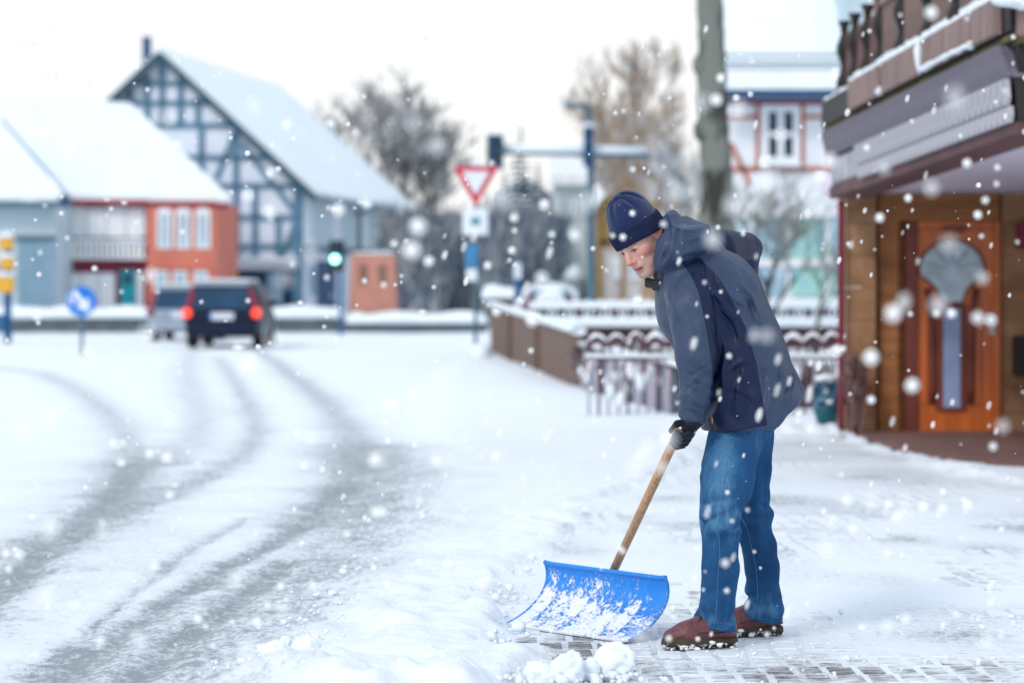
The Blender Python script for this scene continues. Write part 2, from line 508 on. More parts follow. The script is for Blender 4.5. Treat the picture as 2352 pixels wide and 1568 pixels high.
tag(submesh('ground', (~rc & ~pc) | farq), 'deep snow lying along the roadside', kind='structure')
pvm = tag(submesh('pavement', pc & ~rc & ~farq), 'partly cleared paving under thin trodden snow', kind='structure')

# paving stones: bedded in snow, thinly covered; one object for each of the 300 nearest
def stone_mat():
    m, t, b = newmat('snowy paving stone')
    c = t.nodes.new('ShaderNodeTexCoord'); g = t.nodes.new('ShaderNodeNewGeometry')
    oi = t.nodes.new('ShaderNodeObjectInfo')
    def N(scale, det, st, rough=.6):
        mp = t.nodes.new('ShaderNodeMapping'); mp.inputs['Scale'].default_value = st
        t.links.new(g.outputs['Position'], mp.inputs['Vector'])
        n = t.nodes.new('ShaderNodeTexNoise'); n.inputs['Scale'].default_value = scale; n.inputs['Detail'].default_value = det; n.inputs['Roughness'].default_value = rough
        t.links.new(mp.outputs['Vector'], n.inputs['Vector']); return n
    n1 = N(1.7, 5, (1, .8, 1)); n2 = N(26, 6, (.34, 1.15, 1), .78)
    a = t.nodes.new('ShaderNodeMath'); a.operation = 'MULTIPLY_ADD'; a.inputs[1].default_value = .9
    t.links.new(n1.outputs['Fac'], a.inputs[0]); t.links.new(n2.outputs['Fac'], a.inputs[2])
    # less snow on the strip just swept by the shovel and in front of the boots
    sp = t.nodes.new('ShaderNodeSeparateXYZ'); t.links.new(g.outputs['Position'], sp.inputs[0])
    def bump_at(x0, y0, rx, ry, amt):
        outs = []
        for axis_, c0, r0 in (('X', x0, rx), ('Y', y0, ry)):
            q = t.nodes.new('ShaderNodeMath'); q.operation = 'SUBTRACT'; t.links.new(sp.outputs[axis_], q.inputs[0]); q.inputs[1].default_value = c0
            q2 = t.nodes.new('ShaderNodeMath'); q2.operation = 'DIVIDE'; t.links.new(q.outputs[0], q2.inputs[0]); q2.inputs[1].default_value = r0
            q3 = t.nodes.new('ShaderNodeMath'); q3.operation = 'POWER'; t.links.new(q2.outputs[0], q3.inputs[0]); q3.inputs[1].default_value = 2
            outs.append(q3.outputs[0])
        s = t.nodes.new('ShaderNodeMath'); s.operation = 'ADD'; t.links.new(outs[0], s.inputs[0]); t.links.new(outs[1], s.inputs[1])
        e = t.nodes.new('ShaderNodeMath'); e.operation = 'MULTIPLY'; e.inputs[1].default_value = -1; t.links.new(s.outputs[0], e.inputs[0])
        x = t.nodes.new('ShaderNodeMath'); x.operation = 'EXPONENT'; t.links.new(e.outputs[0], x.inputs[0])
        k = t.nodes.new('ShaderNodeMath'); k.operation = 'MULTIPLY'; k.inputs[1].default_value = amt; t.links.new(x.outputs[0], k.inputs[0])
        return k.outputs[0]
    cur = a.outputs[0]
    for args in ((.22, 8.55, .30, .35, -.34), (.9, 8.05, .7, .28, -.17), (.62, 9.9, .30, .6, -.16), (1.25, 8.15, .5, .30, -.12), (1.45, 9.5, .5, .5, -.06)):
        s = t.nodes.new('ShaderNodeMath'); s.operation = 'ADD'; t.links.new(cur, s.inputs[0]); t.links.new(bump_at(*args), s.inputs[1]); cur = s.outputs[0]
    r = t.nodes.new('ShaderNodeMapRange'); r.inputs['From Min'].default_value = .64; r.inputs['From Max'].default_value = .86
    t.links.new(cur, r.inputs['Value'])
    st = t.nodes.new('ShaderNodeValToRGB')
    st.color_ramp.elements[0].position = .42; st.color_ramp.elements[1].position = .62
    st.color_ramp.elements[0].color = (.105, .10, .108, 1); st.color_ramp.elements[1].color = (.30, .285, .295, 1)
    t.links.new(n2.outputs['Fac'], st.inputs['Fac'])
    mxx = t.nodes.new('ShaderNodeMix'); mxx.data_type = 'RGBA'
    t.links.new(r.outputs['Result'], mxx.inputs['Factor']); t.links.new(st.outputs['Color'], mxx.inputs['A'])
    mxx.inputs['B'].default_value = (.77, .82, .885, 1)
    t.links.new(mxx.outputs['Result'], b.inputs['Base Color'])
    b.inputs['Roughness'].default_value = .6
    bp = t.nodes.new('ShaderNodeBump'); bp.inputs['Strength'].default_value = .6; bp.inputs['Distance'].default_value = .012
    t.links.new(n2.outputs['Fac'], bp.inputs['Height']); t.links.new(bp.outputs['Normal'], b.inputs['Normal'])
    return m
M['stone'] = stone_mat()
SX, SY = .104, .185
def stone_mesh():
    mb = MB(); a, b_, e = SX / 2 - .006, SY / 2 - .006, .010
    mb.hexa([(-a, -b_, -.05), (a, -b_, -.05), (a, b_, -.05), (-a, b_, -.05), (-a, -b_, 0), (a, -b_, 0), (a, b_, 0), (-a, b_, 0)])
    mb.hexa([(-a, -b_, 0), (a, -b_, 0), (a, b_, 0), (-a, b_, 0), (-a + e, -b_ + e, .006), (a - e, -b_ + e, .006), (a - e, b_ - e, .006), (-a + e, b_ - e, .006)])
    return mb
spots = []
for j in range(int(15 / SY)):
    for i in range(-2, int(5.2 / SX)):
        x = .05 + i * SX + .02 * math.sin(j * .9); y = 7.5 + j * SY + .05 * ((i * 7) % 5) / 5
        spots.append((x, y))
sa = np.array(spots)
dd = polydist(PAVE + [PAVE[0]], sa[:, 0], sa[:, 1]); iin = inpoly(PAVE, sa[:, 0], sa[:, 1])
vis = np.abs(sa[:, 0]) < sa[:, 1] * (1260 / FPX)
keep = iin & (dd > .05) & vis
sa = sa[keep]; sa = sa[np.argsort(sa[:, 1])]
proto = stone_mesh()
pme = None
rr = random.Random(3)
for k, (x, y) in enumerate(sa[:300]):
    if pme is None:
        o = proto.build('paving_stone', M['stone'], pvm); pme = o.data
    else:
        o = bpy.data.objects.new('paving_stone', pme); COL.objects.link(o); o.parent = pvm
    bury = max(0, (x - 1.15) * .010) + .006 * max(0, y - 10.2) + (float(noise3(x, y, 0, .55, 18)) - .45) * .016
    bury *= float(sstep(8.45, 9.0, y))
    o.location = (x, y, rr.uniform(-.0092, -.0060) - max(0, bury)); o.rotation_euler = (rr.uniform(-.012, .012), rr.uniform(-.015, .015), rr.uniform(-.02, .02))
rest = MB()
for (x, y) in sa[300:]:
    dz = rr.uniform(-.0098, -.0070) - max(0, (float(noise3(x, y, 0, .6, 18)) - .30) * .03)
    rest.add([p + np.array([x, y, dz]) for p in proto.v], proto.f)
ro = rest.build('paving_stones', M['stone'], pvm); ro['kind'] = 'stuff'
print('ground', time.time() - T0, len(sa))
# ------------------------------------------------------------------ the street's buildings, walls, signs, trees
def roofslab(mb, P, th=.35, m=0):
    """a thick sheet laid on four or more corner points"""
    P = [np.asarray(p, float) for p in P]
    return mb.prism(P, np.array([0, 0, th]), m)

def window(fr, parent, u0, u1, v0, v1, mframe, mglass, nx=2, ny=1, fw=.07, d=.04, arch=False, sill=None):
    """framed window with separate panes; its frame is the part, panes and bars sub-parts"""
    t0, z1 = fr.sz(u0, v0); t1, z0 = fr.sz(u1, v1)
    if t0 > t1: t0, t1 = t1, t0
    f = MB()
    fr.rect(f, t0, t0 + fw, z0, z1, 0, d); fr.rect(f, t1 - fw, t1, z0, z1, 0, d)
    fr.rect(f, t0 + fw, t1 - fw, z0, z0 + fw, 0, d); fr.rect(f, t0 + fw, t1 - fw, z1 - fw, z1, 0, d)
    for i in range(1, nx):
        c = t0 + (t1 - t0) * i / nx; fr.rect(f, c - fw * .45, c + fw * .45, z0 + fw, z1 - fw, 0, d * .9)
    for j in range(1, ny):
        c = z0 + (z1 - z0) * j / ny; fr.rect(f, t0 + fw, t1 - fw, c - fw * .35, c + fw * .35, .002, d * .8)
    if arch:
        c = (t0 + t1) / 2; r = (t1 - t0) / 2
        pts = [fr.p(c - r * math.cos(a), z1 - .002 + .55 * r * math.sin(a), .0) for a in np.linspace(0, math.pi, 9)]
        f.prism(pts, np.array([fr.n[0], fr.n[1], 0]) * d * .95)
    wo = f.build('window', mframe, parent)
    for i in range(nx):
        a = t0 + (t1 - t0) * i / nx + fw * .5; b = t0 + (t1 - t0) * (i + 1) / nx - fw * .5
        for j in range(ny):
            c = z0 + (z1 - z0) * j / ny + fw * .4; e = z0 + (z1 - z0) * (j + 1) / ny - fw * .4
            g = MB(); fr.rect(g, a, b, c, e, .004, .014); g.build('pane', mglass, wo)
    if sill:
        s_ = MB(); fr.rect(s_, t0 - .05, t1 + .05, z0 - .07, z0 - .001, 0, .16); s_.build('sill', sill, wo)
    return wo

# ---- low stone wall with a thick cap of snow, all along the far side of the road
lw = thing('stone_wall', 'low dark stone wall under a thick snow cap along the far side of the road', 'wall', (-12, 73.6, 0))
fw_ = Fr(0, 73.5, 1, 0)
mb = MB(); fw_.rectuv(mb, -260, 795, 733, 772, -.6, 0); mb.build('wall_face', M['stonewall'], lw)
mb = MB(); fw_.rectuv(mb, 795.5, 1118, 742, 772, -.6, .05); mb.build('wall_face', M['stonewall'], lw)
def cap(fr, u0, u1, v0, v1, d0, d1, seed, parent, name='snow_cap', n=None, mat=None):
    """rounded, slightly lumpy strip of snow"""
    t0, z1 = fr.sz(u0, v0); t1, z0 = fr.sz(u1, v1); z0 = fr.sz(u0, v1)[1]
    z1b = fr.sz(u1, v0)[1]; z0b = fr.sz(u1, v1)[1]
    n = n or max(6, int(abs(t1 - t0) / .25)); K = 9; V = []; F = []
    rr = random.Random(seed)
    for i in range(n + 1):
        a = i / n; t = t0 + (t1 - t0) * a; zb = z0 + (z0b - z0) * a; zt = z1 + (z1b - z1) * a
        h = (zt - zb) * (1 + .12 * math.sin(i * .9 + seed) + rr.uniform(-.06, .06)); ee = .3 if i in (0, n) else 1
        for k in range(K):
            c = math.pi * k / (K - 1)
            V.append(fr.p(t, zb + h * ee ** .5 * math.sin(c) ** .6, (d0 + d1) / 2 + (d1 - d0) / 2 * math.cos(c)))
    for i in range(n):
        for k in range(K - 1): F.append([i * K + k, (i + 1) * K + k, (i + 1) * K + k + 1, i * K + k + 1])
        F.append([i * K + K - 1, (i + 1) * K + K - 1, (i + 1) * K, i * K])
    F.append(list(range(K))); F.append([n * K + k for k in range(K)][::-1])
    return mesh_np(name, np.array(V), F, mat or M['roofsnow'], parent, True)
cap(fw_, -260, 794, 704, 731, -.75, .15, 1, lw)
cap(fw_, 795, 1120, 717, 743, -.75, .2, 2, lw)

# ---- grey garage house, far left
gh = thing('garage_house', 'pale grey garage house with snowy roof at the far left', 'house', (-16.5, 78, 0))
fg = Fr(0, 77, 1, 0)
mb = MB(); fg.rectuv(mb, -260, 127, 455, 770, -5, 0); mb.build('wall', M['greywall'], gh)
for i in range(4):
    a = 40 + i * 21.5
    mb = MB(); fg.rectuv(mb, a, a + 20.8, 553, 728, 0, .06); mb.build('door_panel', M['doorgrey'], gh)
mb = MB(); fg.rectuv(mb, 34, 128, 542, 552, 0, .12); mb.build('lintel', M['tealmetal'], gh)
A = W(-300, 462, 76.4); B = W(146, 462, 76.4); Cc = W(-8, 282, 82); D = W(-300, 282, 82)
mb = MB(); roofslab(mb, [A, B, Cc, D], .25); mb.build('roof_snow', M['roofsnow'], gh)
mb = MB(); mb.bar(B + (0.06, -.05, -.05), Cc + (.06, 0, -.05), .28, .34, (0, 0, 1)); mb.build('verge_board', M['gutterblue'], gh)
mb = MB(); mb.bar(A + (0, -.06, -.10), B + (0, -.06, -.10), .16, .2, (0, 0, 1)); mb.build('gutter', M['tealmetal'], gh)

# ---- orange and maroon house
oh = thing('orange_house', 'orange and maroon house under a broad snowy hipped roof', 'house', (-11, 82, 0))
fo = Fr(0, 80, 1, 0)
mb = MB(); fo.rectuv(mb, 128, 341, 462, 775, -6, 0); mb.build('wall', M['maroon'], oh)
mb = MB(); fo.rectuv(mb, 341.3, 499, 462, 775, -6, .35); mb.build('bay', M['orange'], oh)
mb = MB(); fo.rectuv(mb, 175, 345, 459, 470, 0, .3); mb.build('eaves_board', M['orange'], oh)
for i, (a, b) in enumerate(((152, 197), (199, 243), (245, 289), (291, 334))):
    window(fo, oh, a, b, 474 + 3 * (i % 2), 545, M['whiteframe'], M['curtain'], 3, 1, .06, .05)
bal = MB(); fo.rectuv(bal, 140, 338, 556, 561, .02, .35); fo.rectuv(bal, 140, 338, 590, 596, .02, .35); bo = bal.build('balcony_rail', M['whiteframe'], oh)
for i in range(16):
    a = 142 + i * 12.2
    mb = MB(); fo.rectuv(mb, a, a + 8, 561.5, 589.5, .28, .33); mb.build('balcony_slat', M['curtain'], bo)
cap(fo, 138, 340, 550, 557, .0, .42, 5, oh)
mb = MB(); fo.rectuv(mb, 134, 150, 500, 590, .3, .9); mb.build('awning', M['glassblue'], oh)
for a, b in ((150, 186), (188, 226), (228, 264)):
    window(fo, oh, a, b, 627, 715, M['whiteframe'], M['curtain'], 2, 1, .06, .05)
do = MB(); fo.rectuv(do, 276, 312, 621, 730, 0, .07); do = do.build('door', M['teal'], oh)
mb = MB(); fo.rectuv(mb, 284, 304, 630, 652, .075, .085); mb.build('pane', M['glassdark'], do)
mb = MB(); fo.rectuv(mb, 314, 330, 624, 730, 0, .06); mb.build('door_frame', M['whiteframe'], oh)
fo2 = Fr(0, 79.64, 1, 0)
for c in (378, 421, 466):
    window(fo2, oh, c - 17, c + 17, 487, 571, M['whiteframe'], M['glassblue'], 2, 1, .08, .06, arch=True)
for c in (370, 414, 462):
    window(fo2, oh, c - 16, c + 16, 622, 690, M['whiteframe'], M['glassblue'], 1, 1, .08, .06, sill=M['whiteframe'])
mb = MB(); fo2.rectuv(mb, 341.5, 499, 606, 617, .002, .10); mb.build('string_course', M['orange'], oh)
mb = MB()
E0 = W(150, 458, 79.75); E1 = W(527, 466, 79.75); R0 = W(-40, 226, 87.5); R1 = W(300, 250, 87.5)
roofslab(mb, [E0, E1, R1, R0], .20)
mb.build('roof_snow', M['roofsnow'], oh)
mb = MB(); Bk = np.array([E1[0] - 3.2, 95, E1[2]])
roofslab(mb, [E1 + (0.02, .02, -.01), Bk, R1 + (0, .02, -.01)], .19); mb.build('roof_snow', M['roofsnow'], oh)
mb = MB(); mb.bar(E0 + (0, -.02, -.1), E1 + (0, -.02, -.1), .18, .18, (0, 0, 1)); mb.build('gutter', M['maroon'], oh)

# ---- half-timbered barn
th_ = thing('timbered_house', 'tall half-timbered house with blue grey beams and a steep snowy roof', 'house', (-11, 98, 0))
cx0, cy0 = -7.93, 90.6
sdv = np.array([2.83, 16.4]) / math.hypot(2.83, 16.4); gdv = np.array([-sdv[1], sdv[0]])
fgab = Fr(cx0, cy0, gdv[0], gdv[1]); fsid = Fr(cx0, cy0, sdv[0], sdv[1])
if fsid.n[0] < 0: fsid.n = -fsid.n
HWD = 5.34; EAVE = 5.35; APEX = 10.15
gp = [fgab.p(0, 0, 0), fgab.p(2 * HWD, 0, 0), fgab.p(2 * HWD, EAVE, 0), fgab.p(HWD, APEX, 0), fgab.p(0, EAVE, 0)]
inn = np.array([-fgab.n[0], -fgab.n[1], 0])
mb = MB(); mb.prism(gp, inn * 16.6); mb.build('wall', M['infill'], th_)
def beam(mbx, a, b, w=.26): fgab.baruv(mbx, a, b, w * .80, .0, .10)
def slope_u(v, side):      # u of the roof line at row v
    return 375 + side * (v - 125) * (1.045 if side > 0 else .99)
bm = []
for v in (193, 238, 289, 362, 427, 499, 566):
    l = max(slope_u(v, -1) + 8, 258); r = min(slope_u(v, 1) - 8, 688)
    bm.append(((l, v), (r, v), .24))
for u, v0, v1 in ((339, 175, 289), (373, 132, 289), (415, 172, 289), (300, 205, 289), (463, 292, 420), (543, 300, 600), (586, 430, 600), (640, 500, 600), (455, 226, 289)):
    bm.append(((u, v0), (u, v1), .27))
bm += [((554, 330), (686, 497), .26), ((541, 305), (497, 412), .24), ((684, 500), (645, 598), .24), ((520, 300), (620, 362), .0), ((591, 372), (545, 425), .0), ((500, 245), (545, 292), .2), ((595, 365), (660, 430), .0)]
for a, b, w_ in bm:
    if w_ <= 0: continue
    mb = MB(); beam(mb, a, b, w_); mb.build('beam', M['timber'], th_)
mb = MB(); fgab.baruv(mb, (686, 415), (686, 715), .36, .002, .13); mb.build('corner_post', M['timber'], th_)
mb = MB(); fgab.baruv(mb, (497, 605), (688, 605), .42, .13, .32); mb.build('shop_canopy', M['whitewall'], th_)
cap(fgab, 500, 690, 592, 600, .1, .7, 7, th_)
so = MB(); fgab.rectuv(so, 497, 683, 621, 728, .02, .06); so = so.build('shop_window', M['tealmetal'], th_)
for a, b in ((500, 536), (540, 574), (578, 612), (616, 648), (652, 680)):
    mb = MB(); fgab.rectuv(mb, a, b, 626, 728, .065, .09); mb.build('pane', M['glassdark'] if a not in (616,) else M['glassblue'], so)
M['verge'] = pm('dark verge board', (.03, .085, .12), .7)
# roof
ov = .45
def rp(t, z, l, d=.5):          # point by gable coordinate, height and length along the ridge
    q = fgab.o + fgab.e * t + sdv * l
    return np.array([q[0], q[1], z])
k_ = (APEX - EAVE) / HWD
L1 = 16.9
mb = MB(); roofslab(mb, [rp(-.75, EAVE - .75 * k_ + .18, -.45), rp(-.75, EAVE - .75 * k_ + .18, L1 + .6), rp(HWD, APEX + .18, L1 - .2), rp(HWD, APEX + .18, -.45)], .14); mb.build('roof_snow', M['roofsnow'], th_)
mb = MB(); roofslab(mb, [rp(2 * HWD + .5, EAVE - .5 * k_ + .18, -.45), rp(HWD + .001, APEX + .18, -.45), rp(HWD + .001, APEX + .18, L1 - .2), rp(2 * HWD + .5, EAVE - .5 * k_ + .18, L1 + .3)], .13); mb.build('roof_snow', M['roofsnow'], th_)
for sg in (-1, 1):
    t1 = HWD + sg * (HWD + .7)
    mb = MB(); mb.bar(rp(HWD + sg * .02, APEX + .0, -.52), rp(t1, EAVE - .7 * k_ + .0, -.52), .24, .16, (sdv[0], sdv[1], 0)); mb.build('verge_board', M['verge'], th_)
mb = MB(); q = W(337, 150, 93.2); zt = W(337, 86, 93.2)[2]
mb.box(q[0] - .15, q[0] + .16, 93, 93.4, q[2] - 1.2, zt); mb.build('chimney', M['gutterblue'], th_)
# side wall: boarding above, plaster and dark door below
for i in range(14):
    l0 = .2 + i * 1.17
    mb = MB(); q0 = fsid.p(l0, 3.35, 0); q1 = fsid.p(l0 + 1.12, EAVE - .35, .06)
    fsid.rect(mb, l0, l0 + 1.12, 3.05, EAVE - .35, .0, .07); mb.build('board', M['greywall'] if i % 4 else M['infill'], th_)
mb = MB(); fsid.rect(mb, 0, 16.5, 2.78, 3.0, .0, .12); mb.build('beam', M['timber'], th_)
mb = MB(); fsid.rect(mb, 0, 16.5, EAVE - .33, EAVE - .05, .0, .2); mb.build('eaves_beam', M['timber'], th_)
mb = MB(); fsid.rect(mb, 2.4, 5.2, .02, 2.45, .0, .08); d_ = mb.build('door', M['gutterblue'], th_)
mb = MB(); fsid.rect(mb, 4.35, 4.5, 1.0, 1.2, .082, .14); mb.build('handle', M['edge'] if 'edge' in M else M['whiteframe'], d_)
for a in (.9, 8.0, 11.0):
    mb = MB(); fsid.rect(mb, a, a + 1.3, 1.0, 2.4, .0, .06); wq = mb.build('window', M['whiteframe'], th_)
    mb = MB(); fsid.rect(mb, a + .12, a + 1.18, 1.12, 2.28, .062, .075); mb.build('pane', M['glassblue'], wq)

# ---- terracotta kiosk hut behind the wall
kk = thing('brick_kiosk', 'terracotta red hut with tapering walls and thin snow on top behind the stone wall', 'kiosk', (-4.4, 76, 0))
fk = Fr(0, 75.4, 1, 0)
A = [fk.uv(798, 775), fk.uv(912, 775), fk.uv(905, 586), fk.uv(806, 580)]
mb = MB(); mb.prism(A, (0, 1.3, 0)); mb.build('wall', M['kiosk'], kk)
for u in (834, 878):
    mb = MB(); fk.rectuv(mb, u - 8, u + 8, 608, 648, 0, .05); mb.build('vent_panel', pm('faded brown panel', (.20, .12, .09), .8), kk)
cap(fk, 805, 906, 577, 583, -1.32, .02, 9, kk)

# ---- traffic light showing green, slim lamp post
tl = thing('traffic_light', 'black traffic light with one bright green lamp beside the terracotta hut', 'traffic light', (-5.1, 70, 0))
ft = Fr(0, 70, 1, 0)
p0 = W(782, 772, 70); p1 = W(782, 556, 70)
mb = MB(); mb.tube([(p0[0], 70.12, 0), (p1[0], 70.12, p1[2])], .06, 10); mb.build('pole', M['bluemetal'], tl)
mb = MB(); ft.rectuv(mb, 756, 790, 552, 622, -.16, .06); bevel(mb.build('housing', M['black'], tl), .03)
for v, m_ in ((563, 'glassdark'), (580, 'glassdark'), (595, 'green')):
    c = W(769 if m_ == 'green' else 772, v, 69.92)
    mb = MB(); mb.tube([c, c + (0, -.05, 0)], [.125 if m_ == 'green' else .09, .115 if m_ == 'green' else .085], 16); mb.build('lamp', M[m_], tl, True)
lp = thing('lamp_post', 'thin dark green post rising above the terracotta hut', 'post', (-4.4, 78, 0))
q = W(826, 488, 77.6)
mb = MB(); mb.tube([(q[0], 77.6, 0), (q[0], 77.6, q[2])], [.09, .07], 8); mb.build('pole', pm('dark green post', (.01, .07, .07), .5), lp)
mb = MB(); mb.tube([(q[0] - .12, 77.6, q[2]), (q[0] + .2, 77.5, q[2] + .05)], [.13, .1], 8); mb.build('lantern', M['darkmetal'], lp)

# ---- cars
def car(root, cx, y, wdt, hgt, body, lit, length=4.3, suv=True, roofm=None):
    """hatchback seen from behind: tapering cabin, bumper, glass, lamps, plate, wheels"""
    hw = wdt / 2
    def ring(yy, prof): return [(cx + sx * px, yy, pz) for px, pz, sx in prof]
    def prof(wb, zb, wm, zm, ws, zs, wt, zt): return [(wb, zb, -1), (wm, zm, -1), (ws, zs, -1), (wt, zt, -1), (wt, zt, 1), (ws, zs, 1), (wm, zm, 1), (wb, zb, 1)]
    z = lambda f: hgt * f
    R_ = [(0.00, prof(hw * .86, z(.20), hw * .97, z(.40), hw * .95, z(.60), hw * .72, z(.93))),
          (.10, prof(hw * .92, z(.17), hw, z(.40), hw * .98, z(.62), hw * .76, z(.97))),
          (1.0, prof(hw * .93, z(.15), hw, z(.40), hw * .98, z(.63), hw * .78, z(1.0))),
          (2.3, prof(hw * .93, z(.15), hw, z(.40), hw * .98, z(.63), hw * .77, z(.98))),
          (3.0, prof(hw * .93, z(.15), hw, z(.40), hw * .97, z(.60), hw * .90, z(.66))),
          (length - .25, prof(hw * .90, z(.15), hw * .96, z(.36), hw * .92, z(.50), hw * .80, z(.54))),
          (length, prof(hw * .80, z(.18), hw * .88, z(.32), hw * .84, z(.44), hw * .70, z(.47)))]
    V = []; F = []
    for yy, p_ in R_: V += ring(y + yy, p_)
    for i in range(len(R_) - 1):
        for k in range(8): F.append([i * 8 + k, i * 8 + (k + 1) % 8, (i + 1) * 8 + (k + 1) % 8, (i + 1) * 8 + k])
    F.append(list(range(8))[::-1]); F.append([(len(R_) - 1) * 8 + k for k in range(8)])
    bo_ = mesh_np('body', np.array(V), F, body, root); bevel(bo_, .05, 3)
    mb = MB(); mb.prism([(cx - hw * .78, y - .005, z(.585)), (cx + hw * .78, y - .005, z(.585)), (cx + hw * .66, y + .01, z(.905)), (cx - hw * .66, y + .01, z(.905))], (0, -.02, 0)); mb.build('rear_window', M['glassdark'], root)
    mb = MB(); mb.box(cx - hw * .93, cx + hw * .93, y - .10, y + .06, z(.20), z(.375)); bevel(mb.build('bumper', body, root), .04, 3)
    mb = MB(); mb.box(cx - .27, cx + .27, y - .03, y - .002, z(.425), z(.53)); po = mb.build('number_plate', M['plate'], root)
    mb = MB(); mb.box(cx - .27, cx - .225, y - .036, y - .031, z(.425), z(.53)); mb.build('plate_band', M['signblue'], po)
    for sg in (-1, 1):
        mb = MB(); mb.ball((cx + sg * hw * .91, y - .02, z(.525)), (.105, .06, .115), 12, 8); mb.build('tail_lamp', M['lampred'] if lit else M['lensred'], root, True)
        mb = MB(); mb.prism([(cx + sg * hw * .80, y - .012, z(.62)), (cx + sg * hw * .955, y - .004, z(.62)), (cx + sg * hw * .80, y + .02, z(.90)), (cx + sg * hw * .70, y + .01, z(.90))][::sg], (0, -.03, 0)); mb.build('upper_lamp', M['lensred'], root)
        for yy in (.75, length - .85):
            mb = MB(); mb.tube([(cx + sg * (hw - .22), y + yy, .32), (cx + sg * (hw - .005), y + yy, .32)], .325, 18); wo_ = mb.build('wheel', M['rubber'], root)
            mb = MB(); mb.tube([(cx + sg * (hw - .02), y + yy, .32), (cx + sg * (hw + .01), y + yy, .32)], .20, 12); mb.build('rim', M['carsilver'], wo_)
        mb = MB(); mb.ball((cx + sg * (hw + .09), y + 2.35, z(.66)), (.10, .07, .08), 8, 6); mb.build('wing_mirror', body, root, True)
        mb = MB(); mb.prism([(cx + sg * hw * .985, y + .5, z(.66)), (cx + sg * hw * .985, y + 2.7, z(.66)), (cx + sg * hw * .83, y + 2.2, z(.93)), (cx + sg * hw * .83, y + .6, z(.93))], (sg * .02, 0, 0)); mb.build('side_window', M['glassdark'], root)
    mb = MB(); mb.box(cx - hw * .70, cx + hw * .70, y + .06, y + 2.2, z(.985), z(1.03)); bevel(mb.build('roof_snow', M['roofsnow'], root), .02)
    mb = MB(); mb.box(cx - hw * .72, cx + hw * .72, y - .06, y + .12, z(.93), z(.975)); mb.build('spoiler', roofm or body, root)
cx_ = W(509, 800, 54)[0]
c1 = thing('car', 'dark blue estate car seen from behind with both red tail lamps lit', 'car', (cx_, 55.5, 0))
car(c1, cx_, 54, 1.70, 1.50, M['carblue'], True, roofm=M['carsilver'])
cx_ = W(411, 800, 61.5)[0]
c2 = thing('car', 'silver grey car half hidden to the left of the dark blue car', 'car', (cx_, 62.5, 0))
car(c2, cx_, 61.5, 1.62, 1.42, M['carsilver'], False, 4.0)

# ---- blue round sign and yellow beacon on the left
bs = thing('arrow_sign', 'round blue sign with a white slanting arrow on a short post at the left', 'traffic sign', (W(187, 700, 49)[0], 49, 0))
c = W(187, 692, 49); cz_ = c[2]
mb = MB(); mb.tube([(c[0], 49.06, 0), (c[0], 49.06, cz_)], .035, 8); mb.build('post', M['tealmetal'], bs)
mb = MB(); mb.tube([(c[0], 49.02, cz_), (c[0], 48.99, cz_)], .305, 32); mb.build('disc', M['signblue'], bs)
def disc_pt(x, z): return np.array([c[0] + x, 48.985, cz_ + z])
ar = []
for x, z in ((-.05, .26), (-.05, -.03), (-.17, -.03), (0, -.27), (.17, -.03), (.05, -.03), (.05, .26)):
    a_ = R(38); ar.append(disc_pt(x * math.cos(a_) - z * math.sin(a_), x * math.sin(a_) + z * math.cos(a_)))
mb = MB(); mb.prism(ar, (0, -.006, 0)); mb.build('arrow', M['signwhite'], bs)
yb = thing('beacon_post', 'yellow lamp boxes stacked on a blue grey post at the left edge', 'beacon', (W(12, 760, 60)[0], 60, 0))
fy = Fr(0, 60, 1, 0)
q = W(14, 775, 60)
mb = MB(); mb.tube([(q[0], 60.2, 0), (q[0], 60.2, W(14, 545, 60)[2])], .10, 10); mb.build('post', M['bluemetal'], yb)
for (a, b, v0, v1) in ((2, 32, 545, 573), (4, 35, 592, 618), (-14, 34, 634, 672)):
    mb = MB(); fy.rectuv(mb, a, b, v0, v1, 0, .3); bevel(mb.build('lamp_box', M['yellow'], yb), .05)
    cap(fy, a - 1, b + 1, v0 - 11, v0 + 1, -.02, .34, a + 40, yb)
mb = MB(); fy.rectuv(mb, -14, 4, 610, 630, .05, .1); mb.build('plate', M['signblue'], yb)
mb = MB(); fy.rectuv(mb, -20, 12, 722, 762, 0, .22); mb.build('base', M['bluemetal'], yb)

# ---- give way sign with two plates
gw = thing('give_way_sign', 'red and white triangular give way sign on a pole with two small plates below', 'traffic sign', (W(1092, 800, 45.5)[0], 45.5, 0))
yy = 45.5
def tri(sc_, dy, m_, nm, par):
    c = (W(1038, 382, yy) + W(1147, 382, yy) + W(1092, 472, yy)) / 3
    P = [c + (p - c) * sc_ for p in (W(1036, 381, yy), W(1148, 381, yy), W(1092, 476, yy))]
    out_ = []
    for i in range(3):
        a, b, d = P[i - 1], P[i], P[(i + 1) % 3]
        for k in (-1, 0, 1):
            r_ = .045 * sc_
            p_ = b + nz(a - b) * r_ * (1 if k <= 0 else .25) + nz(d - b) * r_ * (1 if k >= 0 else .25)
            out_.append(p_)
    mb = MB(); mb.prism([p + (0, dy, 0) for p in out_], (0, -.012, 0)); return mb.build(nm, M[m_], par)
tri(1.03, 0, 'signwhite', 'sign_edge', gw); tri(1.0, -.013, 'signred', 'sign_border', gw); tri(.60, -.026, 'signwhite', 'sign_face', gw)
fz = Fr(0, yy, 1, 0)
q = W(1092, 810, yy)
mb = MB(); mb.tube([(q[0], yy + .06, 0), (q[0], yy + .06, W(0, 376, yy)[2])], .038, 10); mb.build('pole', M['tealmetal'], gw)
mb = MB(); fz.rectuv(mb, 1062, 1120, 479, 540, 0, .03); pl = bevel(mb.build('plate', M['signwhite'], gw), .02)
